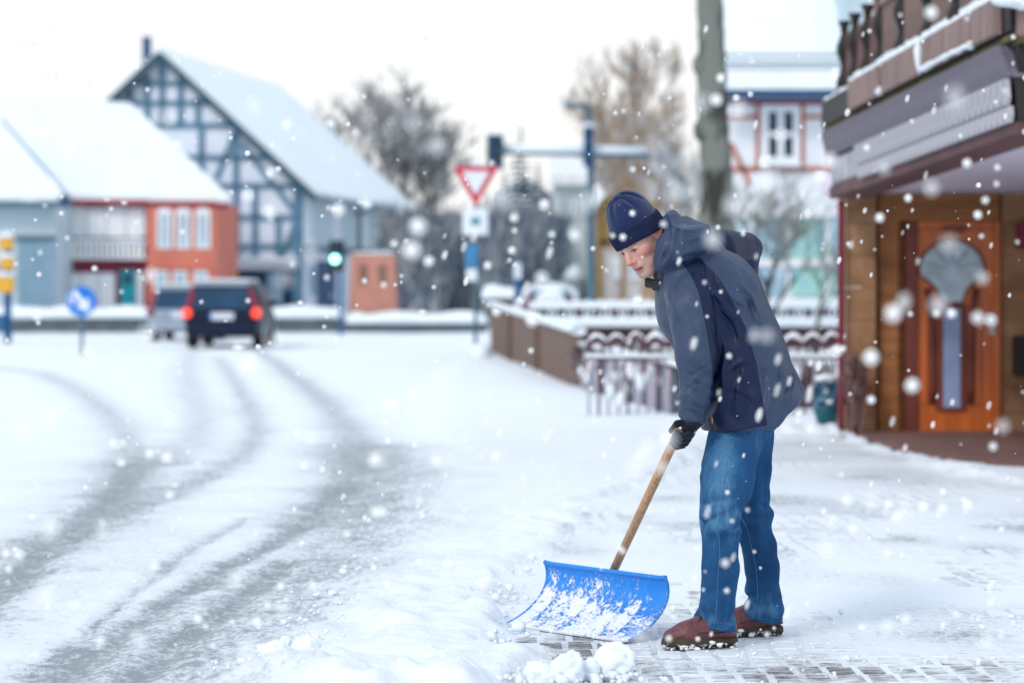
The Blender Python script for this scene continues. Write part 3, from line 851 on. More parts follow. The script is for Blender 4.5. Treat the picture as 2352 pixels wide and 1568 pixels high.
mb = MB(); mb.ball(W(1092, 508, yy - .035), (.10, .01, .085), 10, 6); mb.build('plate_mark', pm('teal mark', (.08, .30, .38), .5), pl)
mb = MB(); fz.rectuv(mb, 1067, 1098, 560, 616, 0, .03); pl = bevel(mb.build('plate', pm('faded blue plate', (.04, .20, .40), .5), gw), .02)
mb = MB(); fz.rectuv(mb, 1070, 1095, 618, 645, .0, .03); mb.build('plate_mark', M['signwhite'], pl)
mb = MB(); mb.ball(W(1092, 375, yy), (.10, .06, .06), 10, 6, jit=.2); mb.build('snow_cap', M['roofsnow'], gw, True)
mb = MB(); mb.ball((q[0] + .12, yy - .1, .12), (.22, .2, .2), 10, 6, jit=.3, seed=4); mb.build('snow_heap', M['roofsnow'], gw, True)
mp_ = thing('marker_post', 'blue and white marker post standing behind the brown board fence', 'post', (W(1189, 800, 47)[0], 47, 0))
q = W(1189, 800, 47)
for i, (v0, v1, m_) in enumerate(((604, 640, 'signwhite'), (640.5, 690, 'bluemetal'), (690.5, 820, 'whiteframe'))):
    mb = MB(); mb.tube([(q[0], 47, max(0, W(0, v1, 47)[2])), (q[0], 47, W(0, v0, 47)[2])], .075, 12); mb.build('band', M[m_], mp_)

# ---- traffic signal on a long snow-topped arm
ms = thing('signal_mast', 'tall blue steel mast with a snowy side arm and dark signal heads', 'traffic light', (W(1357, 700, 68)[0], 68, 0))
q = W(1357, 700, 68); Y_ = 68
mb = MB(); mb.tube([(q[0], Y_, 0), (q[0], Y_, W(0, 400, Y_)[2]), (q[0] - .08, Y_, W(0, 242, Y_)[2])], [.13, .11, .075], 12); mb.build('mast', M['tealmetal'], ms)
mb = MB(); mb.tube([W(1352, 243, Y_), W(1297, 242, Y_)], [.06, .09], 8); mb.build('lamp_arm', M['tealmetal'], ms)
arm = [W(1116, 345, Y_), W(1250, 347, Y_), W(1380, 350, Y_), W(1480, 352, Y_), W(1540, 368, Y_), W(1575, 420, Y_)]
mb = MB(); mb.tube([p + (0, .05, -.05) for p in arm], .085, 8); mb.build('side_arm', M['tealmetal'], ms)
mb = MB(); mb.tube([p + (0, .03, .06) for p in arm[:4]], [.13, .13, .12, .10], 8, sq=.9); mb.build('snow_cap', M['roofsnow'], ms, True)
fm = Fr(0, Y_ - .12, 1, 0)
for (a, b, v0, v1) in ((1118, 1156, 311, 390), (1339, 1362, 292, 384)):
    mb = MB(); fm.rectuv(mb, a, b, v0, v1, 0, .28); hd2 = bevel(mb.build('signal_head', M['bluemetal'] if a > 1200 else M['darkmetal'], ms), .04)
    for k in range(3):
        cc = W((a + b) / 2, v0 + (k + .5) * (v1 - v0) / 3, Y_ - .42)
        mb = MB(); mb.tube([cc, cc + (0, -.10, 0)], [.105, .115], 12); mb.build('lamp', M['glassdark'], hd2, True)
    cap(fm, a - 1, b + 1, v0 - 8, v0 + 1, 0, .3, a, ms)

# ---- brown board fence running back from the ornamental fence
A0, A1 = np.array([W(1130, 700, 49)[0], 49]), np.array([W(1331, 800, 31)[0], 31])
fe = thing('board_fence', 'brown wooden board fence with snow along its sloping top', 'fence', ((A0[0] + A1[0]) / 2, 40, 0))
ff = Fr(A0[0], A0[1], *(A1 - A0)); LF = np.hypot(*(A1 - A0))
def ztop(t):
    a = t / LF; return .985 + (.73 - .985) * a
for i in range(26):
    a = i * LF / 26; b = a + LF / 26 - .02
    mb = MB(); mb.hexa([ff.p(a, -.15, .03), ff.p(b, -.15, .03), ff.p(b, -.15, -.02), ff.p(a, -.15, -.02), ff.p(a, ztop(a), .03), ff.p(b, ztop(b), .03), ff.p(b, ztop(b), -.02), ff.p(a, ztop(a), -.02)])
    mb.build('board', M['brownboard'], fe)
mb = MB(); V = []; K = 8; n = 60; F = []
for i in range(n + 1):
    t = LF * i / n
    for k in range(K):
        c = 2 * math.pi * k / K; V.append(ff.p(t, ztop(t) + .03 + .055 * math.sin(c) * (1 + .2 * math.sin(i * 1.3)), .005 + .10 * math.cos(c)))
for i in range(n):
    for k in range(K): F.append([i * K + k, i * K + (k + 1) % K, (i + 1) * K + (k + 1) % K, (i + 1) * K + k])
F += [list(range(K)), [n * K + k for k in range(K)][::-1]]
mesh_np('snow_cap', np.array(V), F, M['roofsnow'], fe, True)
for t in (LF * .33, LF * .66):
    mb = MB(); ff.rect(mb, t - .06, t + .06, -.1, ztop(t) - .01, .032, .10); mb.build('post', M['brownboard'], fe)
gpz = thing('gate_pillar', 'square brown pillar with a thick flat snow cap behind the board fence', 'pillar', (W(1152, 720, 52)[0], 52, 0))
fp = Fr(0, 52, 1, 0)
mb = MB(); fp.rectuv(mb, 1126, 1180, 684, 790, -.5, 0); bevel(mb.build('shaft', pm('dark umber brick', (.09, .055, .03), .85), gpz), .02)
cap(fp, 1106, 1197, 656, 686, -.75, .25, 12, gpz, n=8)

# ---- parked car under snow, picket fence
cx_ = W(1262, 720, 79)[0]
c3 = thing('car', 'pale blue parked car with snow heaped over its roof behind the fences', 'car', (cx_, 80, 0))
car(c3, cx_, 79, 1.72, 1.34, pm('pale blue car paint', (.16, .28, .40), .35), False, 3.9)
mb = MB(); mb.ball((cx_, 80.6, 1.10), (1.0, 1.9, .48), 16, 8, jit=.06); mb.build('snow_blanket', M['roofsnow'], c3, True)
pf = thing('picket_fence', 'long low picket fence loaded with snow crossing behind the man', 'fence', (W(1560, 720, 50)[0], 50, 0))
fpk = Fr(0, 50, 1, 0)
i = 0
for u in np.arange(1218, 1925, 13.5):
    i += 1
    mb = MB(); h_ = 2.0 * math.sin(i * 2.1)
    fpk.rectuv(mb, u, u + 6.0, 704 + h_, 752, 0, .04); mb.build('picket', M['curtain'] if i % 3 else M['maroon'], pf)
mb = MB(); fpk.rectuv(mb, 1214, 1926, 711, 729, -.06, -.005); mb.build('rail', M['darkmetal'], pf)
cap(fpk, 1214, 1926, 691, 709, -.14, .16, 21, pf, n=180)
cap(fpk, 1214, 1926, 726, 750, -.3, .3, 22, pf, n=180)
mb = MB(); fpk.rectuv(mb, 1214, 1926, 749, 800, -.3, .15); mb.build('plinth', pm('dark red brown plinth', (.065, .030, .035), .85, .3, 3), pf)
# ------------------------------------------------------------------ houses and fences on the right
# ---- white house with red timbers, upper right
wh = thing('white_house', 'white plaster house with red timbers and steep snowy roof beyond the tall tree', 'house', (6.3, 63, 0))
fw2 = Fr(0, 60, 1, 0)
mb = MB(); fw2.rectuv(mb, 1655, 1960, 222, 790, -7, 0); mb.build('wall', M['whitewall'], wh)
for a, b, w_ in (((1660, 236), (1958, 236), .16), ((1664, 270), (1738, 270), .13), ((1846, 270), (1958, 270), .13), ((1660, 389), (1958, 389), .17), ((1739, 240), (1739, 389), .12), ((1842, 240), (1842, 389), .14), ((1678, 330), (1722, 425), .15), ((1905, 240), (1905, 389), .12)):
    mb = MB(); fw2.baruv(mb, a, b, w_ * .72, .0, .05); mb.build('beam', M['redtimber'] if b[1] > 260 else M['maroon'], wh)
wo = window(fw2, wh, 1748, 1836, 242, 376, M['whiteframe'], M['glassdark'], 2, 2, .17, .09, sill=M['whiteframe'])
mb = MB(); mb.bar(W(1640, 217, 59.1), W(1960, 217, 59.1), .2, .22, (0, 0, 1)); mb.build('gutter', M['gutterblue'], wh)
mb = MB(); roofslab(mb, [W(1645, 209, 59), W(1962, 209, 59), W(1968, -190, 66), W(1640, -190, 66)], .25); mb.build('roof_snow', M['roofsnow'], wh)
for i in range(3):
    mb = MB(); p = W(1660, 180 - i * 3, 59.4); mb.tube([p + (0, 0, .2 + i * .15), p + (3.1, 0, .2 + i * .15)], .03, 6); mb.build('snow_guard', M['tealmetal'], wh)
cap(fw2, 1745, 1840, 372, 384, .0, .28, 31, wh, n=8)
mb = MB(); fw2.rectuv(mb, 1941, 1990, -60, 200, -6, .6); mb.build('annex', M['greywall'], wh)

# ---- glazed shop front with coloured posters lower down
M['poster'] = pm('blue green poster', (.22, .50, .68), .5, .25, 1.8, col2=(.36, .60, .46))
sf = thing('shop_front', 'white framed shop front with blue and green posters beside the house', 'shop front', (W(1850, 700, 54)[0], 54, 0))
fs = Fr(0, 54, 1, 0)
mb = MB(); fs.rectuv(mb, 1700, 1935, 500, 800, -4, -.12); mb.build('wall', pm('pale blue plaster', (.42, .56, .66), .85), sf)
for (a, b, v0, v1) in ((1700, 1932, 595, 612), (1895, 1906, 500, 700), (1806, 1815, 500, 700), (1700, 1932, 490, 500), (1700, 1932, 684, 700), (1720, 1730, 500, 700)):
    mb = MB(); fs.rectuv(mb, a, b, v0, v1, -.11, .0 + (.004 if a == 1700 else 0)); mb.build('frame_bar', M['whiteframe'], sf)
for (a, b, v0, v1, m_) in ((1816, 1894, 503, 594, 'poster'), (1816, 1894, 615, 682, 'poster'), (1907, 1928, 503, 594, 'glassblue'), (1907, 1928, 615, 682, 'poster'), (1731, 1805, 503, 594, 'glassblue'), (1731, 1805, 615, 682, 'glassblue')):
    mb = MB(); fs.rectuv(mb, a, b, v0, v1, -.118, -.06); mb.build('pane', M[m_], sf)

# ---- wavy ornamental iron fence, snow on every curve
M['iron'] = pm('dark maroon iron', (.095, .045, .065), .6, .3, 5)
M['icedbar'] = pm('frost covered iron', (.44, .42, .50), .8, .25, 5)
of = thing('scroll_fence', 'low ornamental iron fence with snow covered wavy top beside the brown house', 'fence', (W(1640, 900, 24)[0], 24, 0))
fs2 = Fr(0, 24, 1, 0)
u = 1348; k = 0
while u < 1925:
    hv2, sv2 = rng.uniform(19, 26), rng.uniform(.5, 1.15)
    pts = [fs2.uv(u + 45 * a, 797 - hv2 * math.sin(math.pi * a) ** .8) for a in np.linspace(0, 1, 9)]
    mb = MB(); mb.tube(pts, .026, 8); so_ = mb.build('scroll', M['iron'], of, True)
    mb = MB(); mb.tube([p + (0, 0, .032) for p in pts], [sv2 * q_ * rng.uniform(.8, 1.2) for q_ in (.010, .022, .028, .031, .033, .029, .027, .022, .010)], 8); mb.build('snow_cap', M['snow'], so_, True)
    c0 = fs2.uv(u + 22, 800)
    mb = MB(); mb.tube([c0 + .062 * np.array([math.cos(a), 0, math.sin(a)]) for a in np.linspace(0, 2 * math.pi, 15)], .013, 6); mb.build('ring', M['iron'], of, True)
    for du in (4, 27):
        mb = MB(); mb.tube([fs2.uv(u + du, 826), fs2.uv(u + du, 968)], .014, 6); mb.build('baluster', M['icedbar'] if (k + du) % 3 else M['iron'], of, True)
        if rng.random() < .4:
            mb = MB(); mb.ball(fs2.uv(u + du + 5, 845 + 90 * rng.random()), (.05, .03, .09), 7, 5, jit=.5, seed=k); mb.build('snow_clump', M['snow'], of, True)
    k += 1; u += 45
mb = MB(); mb.bar(fs2.uv(1345, 822), fs2.uv(1928, 822), .035, .04, (0, 1, 0)); mb.build('rail', M['iron'], of)
cap(fs2, 1345, 1928, 811, 821, -.06, .06, 33, of, n=150)
for u in (1560, 1935):
    mb = MB(); fs2.rectuv(mb, u - 6, u + 6, 775, 985, -.06, .06); mb.build('post', M['iron'], of)
# low kerb ledge the fence stands on
kl = thing('kerb_ledge', 'low snow covered stone ledge at the foot of the scroll fence', 'ledge', (W(1760, 1000, 21)[0], 21, 0))
fl_ = Fr(0, 20.7, 1, 0)
mb = MB(); fl_.rectuv(mb, 1625, 1932, 1000, 1022, -.7, 0); mb.build('stone', pm('dark mossy stone', (.02, .055, .045), .9, .4, 6), kl)
cap(fl_, 1622, 1934, 978, 1008, -.75, .03, 35, kl, n=40)
# nearer run of pickets going back along the path
n0 = np.array([W(1335, 800, 30.6)[0], 30.6]); n1 = np.array([W(1560, 900, 23.4)[0], 23.4])
nf = thing('garden_fence', 'slanting garden fence of iced upright bars below a snowy handrail', 'fence', ((n0[0] + n1[0]) / 2, 27, 0))
fn = Fr(n0[0], n0[1], *(n1 - n0)); LN = np.hypot(*(n1 - n0))
nn = 34
for i in range(nn):
    u = 1338 + i * (1556 - 1338) / nn
    vt = np.interp(u, [1335, 1530, 1560], [797, 838, 846]); vb = np.interp(u, [1335, 1560], [905, 975])
    mb = MB(); mb.tube([fn.uv(u, vb + 10), fn.uv(u + rng.uniform(-1, 1), vt)], .024, 6); mb.build('bar', [M['icedbar'], M['icedbar'], M['iron'], M['tealmetal'], M['icedbar']][i % 5], nf, True)
    if rng.random() < .35:
        mb = MB(); mb.ball(fn.uv(u + 2, vt + 14 + 60 * rng.random(), .03), (.035, .03, .06), 7, 5, jit=.5, seed=i); mb.build('snow_clump', M['snow'], nf, True)
mb = MB(); mb.tube([fn.uv(1335, 797), fn.uv(1440, 818), fn.uv(1530, 837), fn.uv(1562, 846)], .03, 8); mb.build('handrail', M['iron'], nf, True)
mb = MB(); mb.tube([fn.uv(1333, 789), fn.uv(1440, 810), fn.uv(1530, 829), fn.uv(1564, 839)], [.034, .04, .036, .03], 8); mb.build('snow_cap', M['snow'], nf, True)
for u in (1345, 1425, 1510):
    mb = MB(); a = fn.uv(u, 828); mb.box(a[0] - .02, a[0] + .25, a[1] - .02, a[1] + .02, a[2] - .12, a[2]); mb.build('infill_panel', M['maroon'], nf)
gwl = thing('garden_wall', 'low mauve brown garden wall behind the slanting garden fence', 'wall', ((n0[0] + n1[0]) / 2 + .4, 27.3, 0))
mb = MB(); P4 = [fn.p(-.3, -.1, -.7), fn.p(LN + .2, -.1, -.7), fn.p(LN + .2, .34, -.7), fn.p(-.3, .52, -.7)]
mb.prism(P4, (-fn.n[0] * .22, -fn.n[1] * .22, 0)); mb.build('wall_face', pm('mauve brown masonry', (.17, .085, .115), .9, .6, 3.2, .6, 7), gwl)
mb = MB(); mb.tube([fn.p(-.3, .56, -.8), fn.p(LN * .5, .47, -.8), fn.p(LN + .2, .38, -.8)], [.09, .10, .08], 8); mb.build('snow_cap', M['snow'], gwl, True)
# teal planter bin
bn = thing('planter_tub', 'teal tub with a snowy clipped shrub behind the ledge next to the house corner', 'plant', (W(1898, 970, 22)[0], 22, .1))
q = W(1898, 972, 22)
mb = MB(); mb.tube([(q[0], 22, .06), (q[0], 22, .20), (q[0], 22, .22)], [.09, .12, .125], 14); mb.build('tub', pm('teal glazed tub', (.01, .10, .14), .4), bn, True)
mb = MB(); rr = random.Random(5)
for _ in range(420):
    a = rr.uniform(0, 6.28); zq = rr.random(); r_ = .125 * math.sqrt(1 - (zq * 2 - 1) ** 2 * .8) * rr.uniform(.75, 1.05)
    c_ = np.array([q[0] + r_ * math.cos(a), 22 + r_ * math.sin(a), .20 + zq * .28]); s_ = .02
    d1 = np.array([rr.uniform(-1, 1), rr.uniform(-1, 1), rr.uniform(-1, 1)]) * s_; d2 = np.array([rr.uniform(-1, 1), rr.uniform(-1, 1), rr.uniform(-1, 1)]) * s_
    mb.add([c_ - d1, c_ + d2, c_ + d1, c_ - d2], [[0, 1, 2, 3]])
mb.build('foliage', pm('dark teal leaves', (.01, .10, .13), .6, .5, 9, col2=(.02, .16, .30)), bn)
mb = MB(); mb.ball((q[0], 22, .47), (.10, .10, .045), 9, 6, jit=.3); mb.build('snow_cap', M['snow'], bn, True)

# ---- the brown house with the orange door, upper floor jutting over the porch
def ashlar():
    return pm('tan sandstone', (.35, .175, .08), .8, .3, 3.5, .35, 20, col2=(.36, .21, .12))
M['sandstone'] = ashlar()
M['brownwood'] = pm('brown lintel wood', (.36, .15, .052), .6, .25, 3, .2, 14, stretch=(.5, 1, 5))
M['doorwood'] = pm('orange stained wood', (.58, .135, .018), .34, .22, 2.5, .15, 12, stretch=(5, 5, .5), coat=.2)
M['doordark'] = pm('red brown moulding', (.19, .045, .03), .45, .2, 4)
M['doorglass'] = pm('frosted blue door glass', (.46, .59, .68), .25, .25, 6, .3, 30, spec=.5)
M['soffit'] = pm('lilac grey soffit paint', (.68, .61, .72), .8, .08, 1)
M['weather'] = pm('weathered grey brown wood', (.235, .165, .155), .85, .25, 3, .35, 14, stretch=(5, 5, .7))
M['slatdark'] = pm('dark mauve grey slats', (.145, .135, .18), .75, .2, 4, .2, 14, stretch=(5, 5, .6))
M['shingle'] = pm('pale grey shingle', (.37, .365, .41), .75, .3, 4, .2, 18)
M['moss'] = pm('mossy gutter', (.085, .075, .03), .9, .4, 8)
M['fascia'] = pm('red brown fascia', (.115, .052, .055), .7, .25, 4)
M['blackwood'] = pm('black turned wood', (.012, .010, .010), .6, .2, 6)
bh = thing('brown_house', 'brown stone house with arched glass orange door and jutting snowy timber balcony', 'house', (4.2, 21.6, 0))
YW = 21.2
fh = Fr(0, YW, 1, 0)
def WR(mat, name, u0, u1, v0, v1, d0, d1, parent=bh, bev=0):
    mb = MB(); fh.rectuv(mb, u0, u1, v0, v1, d0, d1)
    o = mb.build(name, mat, parent)
    if bev: bevel(o, bev)
    return o
# wall: courses of sandstone blocks around a recess
vrow = [440, 512, 585, 660, 735, 812, 888, 950, 1006]
for i in range(8):
    for (a, b, dd_) in ((1942, 2011, .0), (2306, 2420, -.14), (2420.8, 2560, -.14)):
        WR(M['sandstone'], 'stone_block', a + .6, b - .6, vrow[i] + .7, vrow[i + 1] - .7, -.5, dd_ + .004 * ((i * 7) % 3))
WR(M['brownwood'], 'recess_wall', 2011.5, 2083, 440, 1006, -.55, -.20)
WR(M['brownwood'], 'recess_post', 2021, 2069, 441, 1005, -.19, -.12, bev=.01)
for i in range(4):
    WR(M['brownwood'], 'lintel_board', 2055, 2300, 446 + i * 15.2, 460.4 + i * 15.2, -.5, -.10 - .004 * (i % 2), bev=.004)
WR(M['doordark'], 'wall_core', 2012, 2560, 441, 1006, -.9, -.56)
dp_ = MB(); q = W(1932, 1000, YW - .1); dp_.tube([(q[0], YW - .08, 0), (q[0], YW - .08, W(0, 462, YW)[2])], .030, 10); dp_.build('downpipe', M['maroon'], bh)
# door frame and leaf
WR(M['doordark'], 'door_frame', 2084, 2112, 507, 992, -.5, -.10, bev=.01)
WR(M['doorwood'], 'door_frame', 2288, 2304, 507, 992, -.5, -.10, bev=.01)
WR(M['doorwood'], 'door_frame', 2112.4, 2287.6, 507, 524, -.5, -.10, bev=.01)
dl = WR(M['doorwood'], 'door', 2112.6, 2287.4, 524.5, 992, -.5, -.14)
def dpt(u, v, d): return fh.uv(u, v) + np.array([0, -d, 0])
C0 = (2190.8, 618); RR = 72
def fan(scale=1.0, nb=18):
    pts = []
    for a in np.linspace(R(-8), R(188), nb):
        pts.append((C0[0] + RR * scale * math.cos(a), C0[1] + 4 - RR * .93 * scale * math.sin(a)))
    left = [(-.80, .30), (-.56, .50), (-.40, .72), (-.335, .96), (-.32, 1.04)]
    pts += [(C0[0] + x * RR * scale, C0[1] + z * RR * scale) for x, z in left]
    pts += [(C0[0] - x * RR * scale, C0[1] + z * RR * scale) for x, z in left[::-1]]
    return pts
mb = MB(); mb.prism([dpt(u, v, -.139) for u, v in fan(1.10)], (0, -.022, 0)); mo = mb.build('fan_moulding', M['doordark'], dl)
mb = MB(); mb.prism([dpt(u, v, -.116) for u, v in fan(1.0)], (0, -.010, 0)); mb.build('fan_glass', M['doorglass'], dl)
mb = MB(); mb.prism([dpt(2155, 698, -.139), dpt(2226, 698, -.139), dpt(2226, 945, -.139), dpt(2155, 945, -.139)], (0, -.02, 0)); mb.build('pane_moulding', M['doordark'], dl)
mb = MB(); mb.prism([dpt(2171, 710, -.118), dpt(2210, 710, -.118), dpt(2210, 936, -.118), dpt(2171, 936, -.118)], (0, -.010, 0)); mb.build('pane', pm('bright blue door pane', (.29, .39, .66), .2, .15, 5), dl)
for sg in (-1, 1):
    pts = []
    for t in np.linspace(0, 1, 8):
        v = 662 + t * 266; u = C0[0] + sg * (44 + 12 * math.exp(-t * 4)); pts.append(dpt(u, v, -.128))
    mb = MB(); mb.tube(pts, .03, 8); mb.build('curved_moulding', M['doordark'], dl, True)
    for k_ in range(2):
        uu = C0[0] + sg * (62 + 18 * k_)
        mb = MB(); mb.prism([dpt(uu - 7, 690 - 14 * k_, -.139), dpt(uu + 7, 690 - 14 * k_, -.139), dpt(uu + 7, 930, -.139), dpt(uu - 7, 930, -.139)][::1], (0, -.014, 0)); bevel(mb.build('panel', M['doorwood'], dl), .006)
for r_ in (.34, .68):
    for a in (R(40), R(90), R(140)):
        pass
mb = MB()
for a in np.linspace(R(15), R(165), 5):
    mb.tube([dpt(C0[0] + 12 * math.cos(a), C0[1] - 12 * math.sin(a), -.104), dpt(C0[0] + 66 * math.cos(a), C0[1] - 61 * math.sin(a), -.104)], .005, 5)
mb.build('lead_bars', pm('grey lead', (.16, .22, .27), .5), dl)
mb = MB(); mb.box(*(lambda p: (p[0] - .02, p[0] + .02, YW + .085, YW + .135, p[2] - .10, p[2] + .08))(fh.uv(2283, 742))); ho_ = mb.build('handle_plate', M['edge'] if 'edge' in M else M['plate'], dl)
mb = MB(); p = dpt(2282, 738, -.07); mb.tube([p, p + (-.10, 0, 0)], .011, 8); mb.build('handle', M['plate'], ho_)
WR(pm('violet grey sill', (.19, .17, .30), .6), 'threshold', 2080, 2310, 992.5, 1008, -.5, .06)
WR(M['doordark'], 'name_plate', 2172, 2220, 517, 533, -.0999, -.08)
lo_ = WR(M['maroon'], 'wall_lantern', 2339, 2372, 512, 572, -.13, .12, bev=.02)
lb = WR(M['black'], 'letter_box', 2331, 2392, 772, 862, -.13, .06, bev=.01)
# porch floor: brown paving slab swept bare, curved edge
pts = [G(1985, 1012), G(2040, 1030), G(2110, 1046), G(2170, 1062), G(2240, 1075), G(2320, 1083), G(2450, 1086), np.array([6.5, 16.8, 0]), np.array([6.5, 21.1, 0]), np.array([G(1985, 1012)[0], 21.1, 0])]
pf_ = MB().prism([p + (0, 0, .0) for p in pts], (0, 0, .045)).build('porch_floor', pm('mauve brown paving', (.19, .105, .092), .85, .25, 5, .4, 16), None)
tag(pf_, 'bare mauve brown porch floor with a curved edge in front of the orange door', kind='structure')

# upper storey over the porch: balcony facade along direction d
NY = 15.0
dB = np.array([-.0661, 1, -.0315]); LB = 5.75
def nb(u, v): return W(u, v, NY * (2324 - 808) / (u - 808.0))
def strip(name, mat, top, bot, depth, a0=0, a1=LB, parent=bh):
    """band of the facade between two near-end picture positions, run back along the house"""
    T_ = nb(*top); Bt = nb(*bot); inw = np.array([depth, 0, 0])
    mb = MB(); P = [Bt + dB * a0, Bt + dB * a0 + inw, Bt + dB * a1 + inw, Bt + dB * a1, T_ + dB * a0, T_ + dB * a0 + inw, T_ + dB * a1 + inw, T_ + dB * a1]
    mb.hexa(P); return mb.build(name, mat, parent)
strip('fascia', M['fascia'], (2336, 280), (2334, 306), .30)
strip('cladding_back', M['blackwood'], (2329, 181), (2337, 279), .2, .0, LB)
# two courses of pointed shingles
def shingles(top, bot, n, off, a1):
    T_ = nb(*top); Bt = nb(*bot); h = T_ - Bt; step = a1 / n
    me = None
    w_ = step * .985
    for i in range(n):
        base = Bt + dB * (step * i) + np.array([-off, 0, 0])
        if me is None:
            hv_ = h; z0 = 0
            pr = [np.zeros(3) + dB * 0 + h * (.30 if n == 30 else .46), dB * w_ * .25 + h * .0, dB * w_ * .75 + h * .0, dB * w_ + h * (.30 if n == 30 else .46), dB * w_ + h, h * 1.0]
            mb = MB(); mb.prism([base + p for p in pr], (.03, 0, 0))
            o = mb.build('shingle', M['shingle'], bh); me = o.data; b0_ = base.copy()
        else:
            o = bpy.data.objects.new('shingle', me); COL.objects.link(o); o.parent = bh
            o.location = Vector(base - b0_)
shingles((2329, 181), (2334, 241), 30, .06, 4.5)
shingles((2334, 244), (2337, 280), 32, .05, 4.5)
# left end of the courses steps back
strip('end_cladding', M['shingle'], (2327, 186), (2335, 262), .12, 4.55, LB)
strip('end_fascia', M['fascia'], (2333, 268), (2334, 305), .12, 4.55, LB + .1)
strip('slat_backing', M['slatdark'], (2304, 104), (2326, 178), .2, 0, LB)
T_ = nb(2303, 104); Bt = nb(2326, 177); ns = 72; me = None
for i in range(ns):
    a = i * LB / ns; base = Bt + dB * a + np.array([-.035, 0, 0])
    if me is None:
        h = T_ - Bt; w_ = LB / ns * .80
        mb = MB(); mb.prism([base, base + dB * w_, base + dB * w_ + h, base + h], (.03, 0, 0)); o = mb.build('slat', M['slatdark'], bh); me = o.data; b0_ = base
    else:
        o = bpy.data.objects.new('slat', me); COL.objects.link(o); o.parent = bh; o.location = Vector(base - b0_)
strip('gutter', M['moss'], (2296, 91), (2300, 103), .20, -.25, LB + .02)
# flower-box row of weathered panels with snow on top and in the joints
T_ = nb(2284, 5); Bt = nb(2286, 88)
segs = [(-.15, .42), (.45, 1.78), (1.98, 2.55), (2.57, 3.1), (3.2, 3.75), (3.77, 4.35), (4.40, 5.05), (5.07, LB)]
for a, b in segs:
    P = [Bt + dB * a, Bt + dB * b, T_ + dB * b, T_ + dB * a]
    off = -.05 if a < 4.4 else .02
    mb = MB(); mb.prism([p + (off, 0, 0) for p in P], (.05, 0, 0)); bevel(mb.build('balcony_panel', M['weather'], bh), .006)
strip('panel_backing', M['blackwood'], (2290, 8), (2290, 86), .12, -.3, LB)
def snowrun(pts, r, name, seed, jit=.35, sag=0.0):
    rr_ = random.Random(seed); P = []; rad = []
    n = max(4, int(np.linalg.norm(pts[-1] - pts[0]) / .07))
    for i in range(n + 1):
        a = i / n; P.append(pts[0] + (pts[-1] - pts[0]) * a + np.array([0, 0, rr_.uniform(-.3, .3) * r])); rad.append(r * (1 + rr_.uniform(-jit, jit)) * (.4 if i in (0, n) else 1))
    return MB().tube(P, rad, 7).build(name, M['snow'], bh, True)
snowrun([T_ + dB * -.1 + (-.02, 0, .012), T_ + dB * 4.4 + (-.02, 0, .012)], .032, 'snow_cap', 1)
snowrun([T_ + dB * 4.45 + (.04, 0, -.005), T_ + dB * LB + (.04, 0, -.005)], .026, 'snow_cap', 2)
snowrun([Bt + dB * .45 + (-.07, 0, .010), Bt + dB * 1.80 + (-.07, 0, .010)], .020, 'snow_ledge', 3)
snowrun([Bt + dB * 1.86 + (-.05, 0, 0), Bt + dB * 1.90 + (-.05, 0, .22)], .030, 'snow_drift', 4)
snowrun([Bt + dB * 3.14 + (-.05, 0, -.01), Bt + dB * 3.17 + (-.05, 0, .05)], .028, 'snow_drift', 5)
snowrun([Bt + dB * .40 + (-.05, 0, -.01), Bt + dB * .43 + (-.05, 0, .03)], .03, 'snow_drift', 6)
# upper railing: black turned posts with slatted fields between, set a little back
up_ = np.array([0, 0, 1.0])
RB = nb(2284, 5) + np.array([.16, 0, .045])
for k_, a in enumerate((1.62, 2.42, 3.3, 4.05, 4.55, 5.05, 5.5)):
    b0 = RB + dB * a; zs = np.linspace(0, .62, 12)
    mb = MB(); mb.tube([b0 + (0, 0, z_) for z_ in zs], [.05 + .022 * math.sin(z_ * 21) for z_ in zs], 8); mb.build('baluster_post', M['blackwood'], bh, True)
me = None
cnt_ = 0
for (a, b) in ((.2, 1.52), (1.72, 2.34), (2.52, 3.22), (3.4, 3.98)):
    lowr = RB + dB * a; hir = RB + dB * b
    mb = MB(); mb.bar(lowr + up_ * .05, hir + up_ * .05, .05, .05, (0, 0, 1)); mb.build('rail', M['weather'], bh)
    mb = MB(); mb.bar(lowr + up_ * .55, hir + up_ * .55, .07, .06, (0, 0, 1)); mb.build('rail', M['weather'], bh)
    snowrun([lowr + up_ * .095, hir + up_ * .095], .025, 'snow_ledge', int(a * 10) + 20)
    n_ = int((b - a) / .075)
    for i in range(n_):
        p = RB + dB * (a + (i + .3) * (b - a) / n_)
        if me is None:
            mb = MB(); mb.bar(p + up_ * .08, p + up_ * .52, .045, .025, (1, 0, 0)); o = mb.build('railing_slat', M['weather'], bh); me = o.data; b0_ = p
        else:
            o = bpy.data.objects.new('railing_slat', me); COL.objects.link(o); o.parent = bh; o.location = Vector(p - b0_)
for (a, b) in ((4.1, 4.5), (4.6, 5.0), (5.1, 5.45)):
    P0 = RB + dB * a; P1 = RB + dB * b
    mb = MB(); mb.prism([P0 + up_ * .02, P1 + up_ * .02, P1 + up_ * .5, P0 + up_ * .5], (.04, 0, 0)); mb.build('rail_panel', M['fascia'], bh)
mb = MB(); q0 = RB + dB * 0; mb.hexa([RB + dB * .0 + (.3, 0, 0), RB + dB * .0 + (4, 0, 0), RB + dB * LB + (4, 0, 0), RB + dB * LB + (.3, 0, 0)] + [p + up_ * 1.6 for p in (RB + (.3, 0, 0), RB + (4, 0, 0), RB + dB * LB + (4, 0, 0), RB + dB * LB + (.3, 0, 0))]); mb.build('upper_wall', M['weather'], bh)
